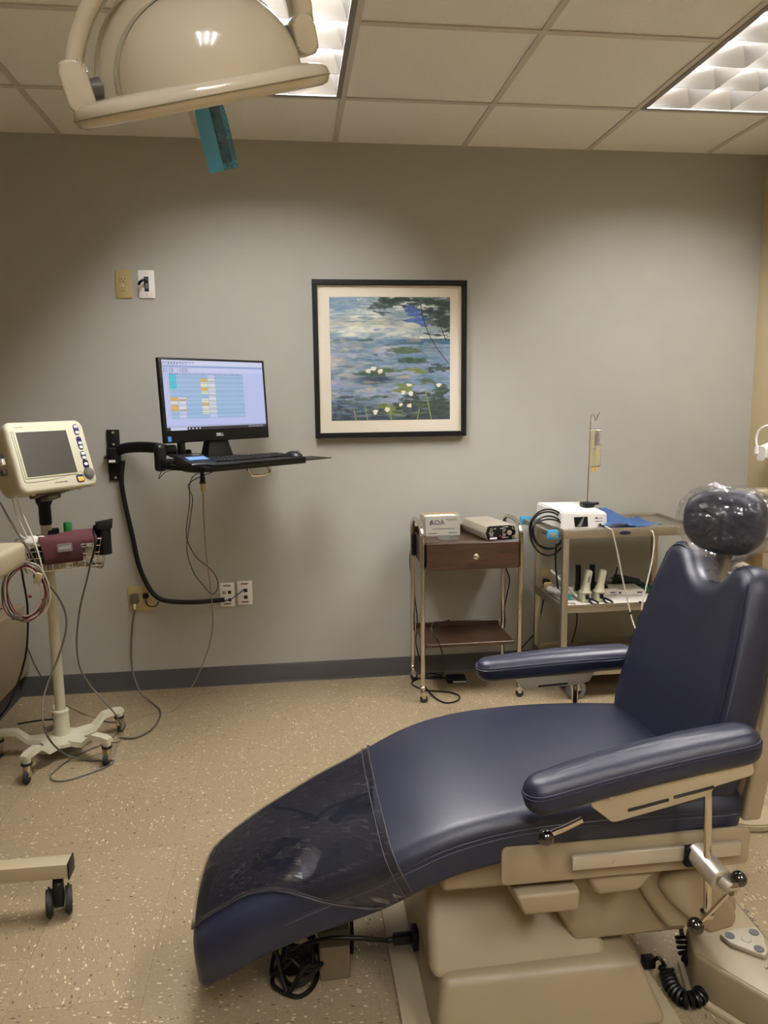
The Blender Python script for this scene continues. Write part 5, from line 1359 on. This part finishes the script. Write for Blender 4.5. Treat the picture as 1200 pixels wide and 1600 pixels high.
# --- base
T_('base_plate', MB().prism(rrect(.315, .30, .035, cx=.530, cy=-2.0), 0, .012, 'z', .004), M_almond2)
bc_ = T_('base_cover', MB().hexa([(.275, -2.285, .010), (.815, -2.285, .010), (.79, -1.72, .010), (.275, -1.72, .010)], [(.30, -2.235, .150), (.760, -2.235, .150), (.735, -1.78, .150), (.30, -1.78, .150)], .022, 4), M_almond, smooth=50)
T_('base_hump', MB().hexa([(.276, -2.225, .135), (.705, -2.215, .135), (.690, -1.73, .135), (.276, -1.73, .135)], [(.290, -2.06, .365), (.585, -2.06, .365), (.60, -1.78, .365), (.290, -1.78, .365)], .020, 4), M_almond, smooth=50)
for z in (.04, .22): T_('screw', MB().cyl((.268, -1.90-.1*(z < .1), z), (.276, -1.90-.1*(z < .1), z), .005, n=10), M_alu, bc_)
T_('bolt', MB().cyl((.252, -1.775, .012), (.252, -1.775, .0145), .006, n=12), M_shadow)
T_('power_inlet', MB().box(.262, .278, -2.06, -2.02, .08, .13, .003), M_black)
# --- transformer box and cords under the foot end
bxu = thing('power_adapter_box', 'dusty beige plug box standing on the floor under the foot end', 'box', xf((.072, -1.985, 0)).translation, rz=.02)
obj('box_body', MB().box(-.038, .038, -.045, .045, 0, .135, .006), mat('dusty_beige', (104, 92, 70), .7, var=.2, vscale=30), bxu)
obj('box_lid', MB().box(-.0385, .0385, -.0455, .0455, .088, .136, .006), mat('dusty_grey', (62, 56, 45), .8, var=.25, vscale=40), bxu)
p_ = V((.262, -2.04, .105))
pcd = T_('power_cord', MB().tube([(.205, -2.04, .104), (.17, -2.05, .118), (.12, -2.06, .135), (.06, -2.06, .140), (.01, -2.05, .125), (-.03, -2.03, .09)], .0058, 10), M_black)
T_('plug', MB().box(.215, .263, -2.052, -2.028, .094, .118, .005).cyl((.20, -2.04, .104), (.216, -2.04, .105), .007, n=12), M_black, pcd)
random.seed(4)
tg_ = thing('cord_tangle', 'black tangle of cords on the floor under the foot end', 'cords', (-.01, -2.0, 0))
for k in range(5):
    pts = []
    cx0, cy0 = -.015+random.uniform(-.015, .01), -1.985+random.uniform(-.02, .03)
    for i in range(9):
        a = i/9*2*PI
        pts.append((cx0+(.045+.02*random.random())*math.cos(a), cy0+(.06+.02*random.random())*math.sin(a), .008+.085*random.random()*(k > 0)))
    obj('cord_loop', MB().tube(pts, .0055, 8, 5, closed=True), M_black, tg_, True)
obj('plug_block', MB().box(-.05, .025, -2.01, -1.95, .004, .05, .01, mtx=None), M_black, tg_, True)
cable([(.05, -1.95, .13), (.07, -1.93, .150), (.10, -1.92, .15), (.118, -1.93, .12), (.122, -1.94, .06), (.120, -1.95, .006)], .0055, M_black, 'black cord arching over the back of the dusty plug box')
# ================================================================== foot control with coil cord
fc = thing('foot_control', 'beige floor foot control with grey triangular pad, right of the chair base', 'foot control', (1.02, -2.08, 0))
topo = [at(1118, 1400, z=.105), at(1142, 1395, z=.105), at(1200, 1465, z=.105), at(1262, 1560, z=.105), at(1225, 1575, z=.105), at(1085, 1492, z=.105), at(1072, 1450, z=.105)]
botm = [V((p.x, p.y, .012)) for p in topo]
cen_ = sum(botm, V((0, 0, 0)))/len(botm)
def grow(ps, k, z): return [V(((p.x-cen_.x)*k+cen_.x, (p.y-cen_.y)*k+cen_.y, z)) for p in ps]
obj('body', MB().hexa(grow(botm, 1.03, .010), grow(topo, 1.0, .105), .008, 3), M_almond, fc, True)
obj('floor_plate', MB().hexa(grow(botm, 1.14, 0), grow(botm, 1.12, .012), .003, 2), M_almond2, fc, True)
obj('top_panel_line', MB().tube([p+V((0, 0, .0005)) for p in grow(topo, .93, .105)], .0008, 5, 1, closed=True), M_creamd, fc, True)
tri = [at(1124, 1462, z=.112), at(1148, 1453, z=.112), at(1180, 1450, z=.112), at(1192, 1462, z=.112), at(1200, 1488, z=.112), at(1196, 1496, z=.112), at(1172, 1488, z=.112), at(1140, 1476, z=.112)]
pdl = obj('touch_pad', MB().hexa([V((p.x, p.y, .1045)) for p in tri], [V((p.x, p.y, .118)) for p in tri], .004, 3), M_gpaint, fc, True)
for (px_, py_) in ((1140, 1462), (1178, 1457), (1186, 1483)):
    p = at(px_, py_, z=.118); obj('button', MB().cyl((p.x, p.y, .1175), (p.x, p.y, .1195), .0115, n=20), M_dgrey, pdl, True)
p = at(1166, 1468, z=.118); obj('button', MB().lathe([(.012, .1175), (.010, .120), (.002, .1215)], c=(p.x, p.y, 0), n=20), M_gpaint, pdl, True)
for (s_, px_, py_, sz, rz_) in (('S', 1144, 1432, .020, -1.4), ('A', 1120, 1390, .018, -1.2), ('M', 1166, 1423, .016, -1.1), ('W', 1175, 1436, .016, -1.2), ('S', 1199, 1512, .018, -1.4)):
    p = at(px_, py_, z=.106); obj('printed_letter', text(s_, sz, .0003, xf((p.x, p.y, .1056), rz=rz_)), M_ink, fc, True)
p = at(1118, 1422, z=.108); obj('round_button', MB().lathe([(.012, .105), (.011, .118), (.004, .123)], c=(p.x, p.y, 0), n=18), M_gloss, fc, True)
# coil cord
path = catmull([A(1066, 1462, y=-2.10), A(1072, 1490, y=-2.12), A(1088, 1512, y=-2.15), A(1098, 1535, y=-2.17), A(1092, 1558, z=.022), A(1072, 1562, z=.022), A(1054, 1548, z=.022), A(1045, 1528, z=.03), A(1040, 1510, z=.045)], 12)
tot = sum((b_-a).length for a, b_ in zip(path, path[1:])); coil = []
acc = 0; N_ = len(path); turns = 28; prevn = None
ups = []
samp = 34*9
cum = [0]
for a, b_ in zip(path, path[1:]): cum.append(cum[-1]+(b_-a).length)
nrm = V((0, 0, 1))
for i in range(samp+1):
    s_ = tot*i/samp; j = max(k for k in range(N_) if cum[k] <= s_+1e-9); j = min(j, N_-2)
    t = (s_-cum[j])/(cum[j+1]-cum[j]); c_ = path[j].lerp(path[j+1], t); d = (path[j+1]-path[j]).normalized()
    nrm = (nrm-d*nrm.dot(d)).normalized(); bn = d.cross(nrm); a = 2*PI*turns*i/samp
    coil.append(c_+nrm*.0155*math.cos(a)+bn*.0155*math.sin(a))
ccd = thing('coil_cord', 'black coiled cord looping between the chair base and the foot control', 'cord', (.93, -2.15, 0))
obj('coil', MB().tube(coil, .0046, 6, 1), M_black, ccd, True)
obj('core_cord', MB().tube([path[0], A(1062, 1440, y=-2.05)], .006, 8, 1).tube([path[-1], A(1030, 1497, y=-2.14), A(1022, 1500, y=-2.12), A(1010, 1500, y=-2.10)], .0045, 8, 5), M_black, ccd, True)
p = A(1014, 1502, y=-2.11)
obj('plug', MB().box(p.x-.018, p.x+.014, p.y-.012, p.y+.012, p.z-.014, p.z+.014, .004), M_black, ccd, True)
cable([A(1188, 1262, z=.01), A(1200, 1266, z=.01), A(1216, 1262, z=.01)], .006, M_black, 'black cord end on the floor at the right edge')
cable([A(1190, 1272, z=.01), A(1200, 1275, z=.01), A(1216, 1272, z=.01)], .005, M_blackm, 'second dark cord on the floor at the right edge, the nearer')

# ================================================================== things at the right edge
# instrument delivery head behind the headrest
du = thing('delivery_unit', 'beige instrument tray unit on a post behind the headrest', 'dental unit', (1.50, -1.5, 0))
obj('post', MB().cyl((1.50, -1.45, .02), (1.50, -1.45, .95), .025, n=20), M_almond2, du, True)
obj('post_base', MB().cyl((1.50, -1.45, 0), (1.50, -1.45, .025), .14, n=32, bev=.005), M_almond2, du, True)
obj('tray_body', MB().box(1.395, 1.75, -1.60, -1.36, .935, .985, .014, 3), M_almond2, du, True)
obj('tray_cover', MB().ball((1.53, -1.50, 1.0), .05, 2.2, 1.6, .35, 22), M_film, du, True)
obj('instrument_holder', MB().box(1.435, 1.60, -1.61, -1.55, .985, 1.02, .008), M_white, du, True)
obj('side_knob', MB().cyl((1.475, -1.63, .955), (1.475, -1.60, .955), .020, .024, n=24, bev=.003), M_alu, du, True)
obj('back_panel', MB().box(1.45, 1.72, -1.40, -1.37, .985, 1.11, .02, 3), M_almond2, du, True)
obj('mount_screw', MB().cyl((1.475, -1.405, 1.06), (1.475, -1.40, 1.06), .012, n=16), M_greyk, du, True)
# wall lamp arm on the right wall
wl = thing('wall_device', 'small beige rounded device with a bent arm on the beige right wall', 'wall device', (XR, -.20, 1.15))
pz = at(1193, 700, x=XR-.05)
obj('mount', MB().box(XR-.02, XR, pz.y-.06, pz.y-.0, 1.10, 1.22, .01), M_white, wl, True)
obj('body', MB().loft([[(XR-.10+.0*k, pz.y-.055+q[0], 1.13+.02*k+q[1]) for q in rrect(.035, .035, .02, 4)] for k in (0,)] + [[(XR-.02, pz.y-.055+q[0], 1.15+q[1]) for q in rrect(.035, .045, .02, 4)]]), M_white, wl, True)
obj('cup', MB().cyl((XR-.085, pz.y-.02, 1.125), (XR-.085, pz.y-.02, 1.165), .024, .020, n=20, bev=.003), M_white, wl, True)
obj('bent_arm', MB().tube([(XR-.085, pz.y-.0, 1.16), (XR-.085, pz.y+.01, 1.20), (XR-.08, pz.y-.0, 1.24), (XR-.06, pz.y-.03, 1.265), (XR-.02, pz.y-.06, 1.265), (XR-.002, pz.y-.06, 1.255)], .005, 10), M_white, wl, True)

# ================================================================== dental operating light
LC = V((-.099, -2.6, 1.822))
e1 = V((.345, 0.03, .085)).normalized(); e3 = V((-.18, -.345, .93)); e3 = (e3-e1*e3.dot(e1)).normalized()
LM = frame(LC, e1, e3.cross(e1))     # local x right, y away, z up
dl = thing('dental_light', 'white dental operating light head with rim and side arms, under the ceiling', 'dental light', mtx=LM)
R0 = .172
rim = MB()
n = 64
prof = [(.86, -.008), (.93, -.013), (.975, -.010), (1.0, -.001), (.985, .008), (.94, .013), (.80, .017), (.70, .019)]
rings = []
def egg(a, k):   # rounded outline, a bit flatter in depth
    return V((R0*k*math.cos(a), R0*.80*k*math.sin(a), 0))
for k, z in prof: rings.append([egg(2*PI*i/n, k)+V((0, 0, z)) for i in range(n)])
rim.loft(rings)
obj('rim', rim, M_lamp, dl, smooth=50)
obj('rim_groove', MB().tube([egg(2*PI*i/64, 1.001)+V((0, 0, -.0015)) for i in range(64)], .0009, 6, 1, closed=True), M_creamd, dl)
obj('front_lens', MB().loft([[egg(2*PI*i/n, k)+V((0, 0, z)) for i in range(n)] for k, z in ((.86, -.005), (.84, -.002), (.5, -.010), (.02, -.012))]), M_clear, dl)
def dome(rx, ry, h, pw=2.2, k0=0.0, n_=48, m_=16, cx=0, cy=0, sink=0.01):
    rs = []
    for j in range(m_+1):
        t = j/m_*PI/2; c, s_ = math.cos(t)**(2/pw), math.sin(t)**(2/pw)
        c = max(c, .004)
        rs.append([V((cx+rx*c*math.cos(2*PI*i/n_), cy+ry*c*math.sin(2*PI*i/n_), sink+h*s_)) for i in range(n_)])
    return MB().loft(rs)
obj('inner_dome', dome(.122, .112, .108, 2.1, cx=.011, cy=-.016), M_lamp, dl, smooth=60)
# broad band arching over the dome
def arch(rx, h, y0, y1, th, a0=0, a1=PI, cx=0, z0=.012, n_=40, taper=0):
    rs = []
    for i in range(n_+1):
        a = a0+(a1-a0)*i/n_; c, s_ = math.cos(a), math.sin(a)
        o = V((cx+rx*c, 0, z0+h*s_)); nr = V((c/rx, 0, s_/h)).normalized()
        yy0, yy1 = y0+taper*abs(c), y1-taper*abs(c)
        q = rrect((yy1-yy0)/2, th/2, min(th*.45, .01), 4, cx=(yy0+yy1)/2)
        rs.append([o+nr*p[1]+V((0, p[0], 0)) for p in q])
    return MB().loft(rs)
obj('outer_hood', dome(.137, .088, .132, 2.15, cx=.002, cy=.040), M_lamp, dl, smooth=60)
obj('hood_seam', MB().tube([V((.006+.1235*math.cos(a), -.075, .012+.1*math.sin(a))) for a in [PI*i/40 for i in range(41)]][0:0] or [V((.010+.120*math.cos(PI*i/40)*.94, -.018-.115*.33, .012+.108*.94*math.sin(PI*i/40))) for i in range(41)], .0008, 6, 1), M_creamd, dl)
# yoke: rounded arm from the left, up and over, and a shorter one on the right
yk = arch(.151, .135, -.020, .040, .024, math.radians(4), math.radians(178), cx=-.004, z0=.045)
for v in yk.bm.verts: v.co.x += .33*max(0, v.co.z-.05)
obj('yoke', yk, M_lamp, dl, smooth=50)
obj('yoke_end', MB().prism([(p[0], p[1]) for p in rrect(.017, .030, .012, 5, cx=-.154, cy=.036)], -.024, .044, 'y', .004, 2), M_lamp, dl, smooth=89)
obj('yoke_end', MB().prism([(p[0], p[1]) for p in rrect(.015, .024, .011, 5, cx=.147, cy=.048)], -.022, .042, 'y', .004, 2), M_lamp, dl, smooth=89)
obj('pivot', MB().cyl((-.150, .02, .03), (-.12, .02, .03), .014, n=20), M_greyk, dl)
obj('pivot', MB().cyl((.145, .02, .05), (.11, .02, .05), .014, n=20), M_greyk, dl)
# suspension tube from the yoke up to the ceiling
iL = LM.inverted()
topc = LM @ V((.040, .012, .190))
obj('suspension_arm', MB().tube([LM @ V((.038, .012, .178)), topc+V((0, 0, .06)), V((topc.x, topc.y+.02, 2.35)), V((topc.x, topc.y+.02, CEIL))], .022, 16, 4, mtx=iL), M_lamp, dl)
obj('ceiling_mount', MB().cyl((topc.x, topc.y+.02, CEIL-.05), (topc.x, topc.y+.02, CEIL), .08, n=32, bev=.008).copyto([iL]), M_lamp, dl)
# handle wrapped in blue film
obj('handle', MB().box(-.011, .011, -.011, .011, -.085, -.004, .004, 2, mtx=xf((.003, .01, 0), rz=.5)), mat('handle_grey', (120, 132, 132), .4), dl)
hb = MB(); sl2 = MB()
def facet(mb_, xy):
    mb_.loft([[(x*k+.003, y*k+.01, z) for x, y in xy] for k, z in ((.9, -.006), (1.0, -.03), (1.0, -.092))], cap=False, closed=False)
    bmesh.ops.solidify(mb_.bm, geom=mb_.bm.faces[:], thickness=.0008)
facet(hb, [(.004, .016), (-.020, .010), (-.022, -.012), (-.002, -.020)])
facet(sl2, [(-.002, -.020), (.002, -.012), (.020, -.010), (.021, .012), (.004, .016)])
hs_ = obj('handle_sleeve', hb, mat('blue_barrier_film', (136, 218, 255), .25), dl, label='light blue film sleeve on the lamp handle', smooth=30)
obj('sleeve_fold', sl2, M_bluefilm, hs_, smooth=30)
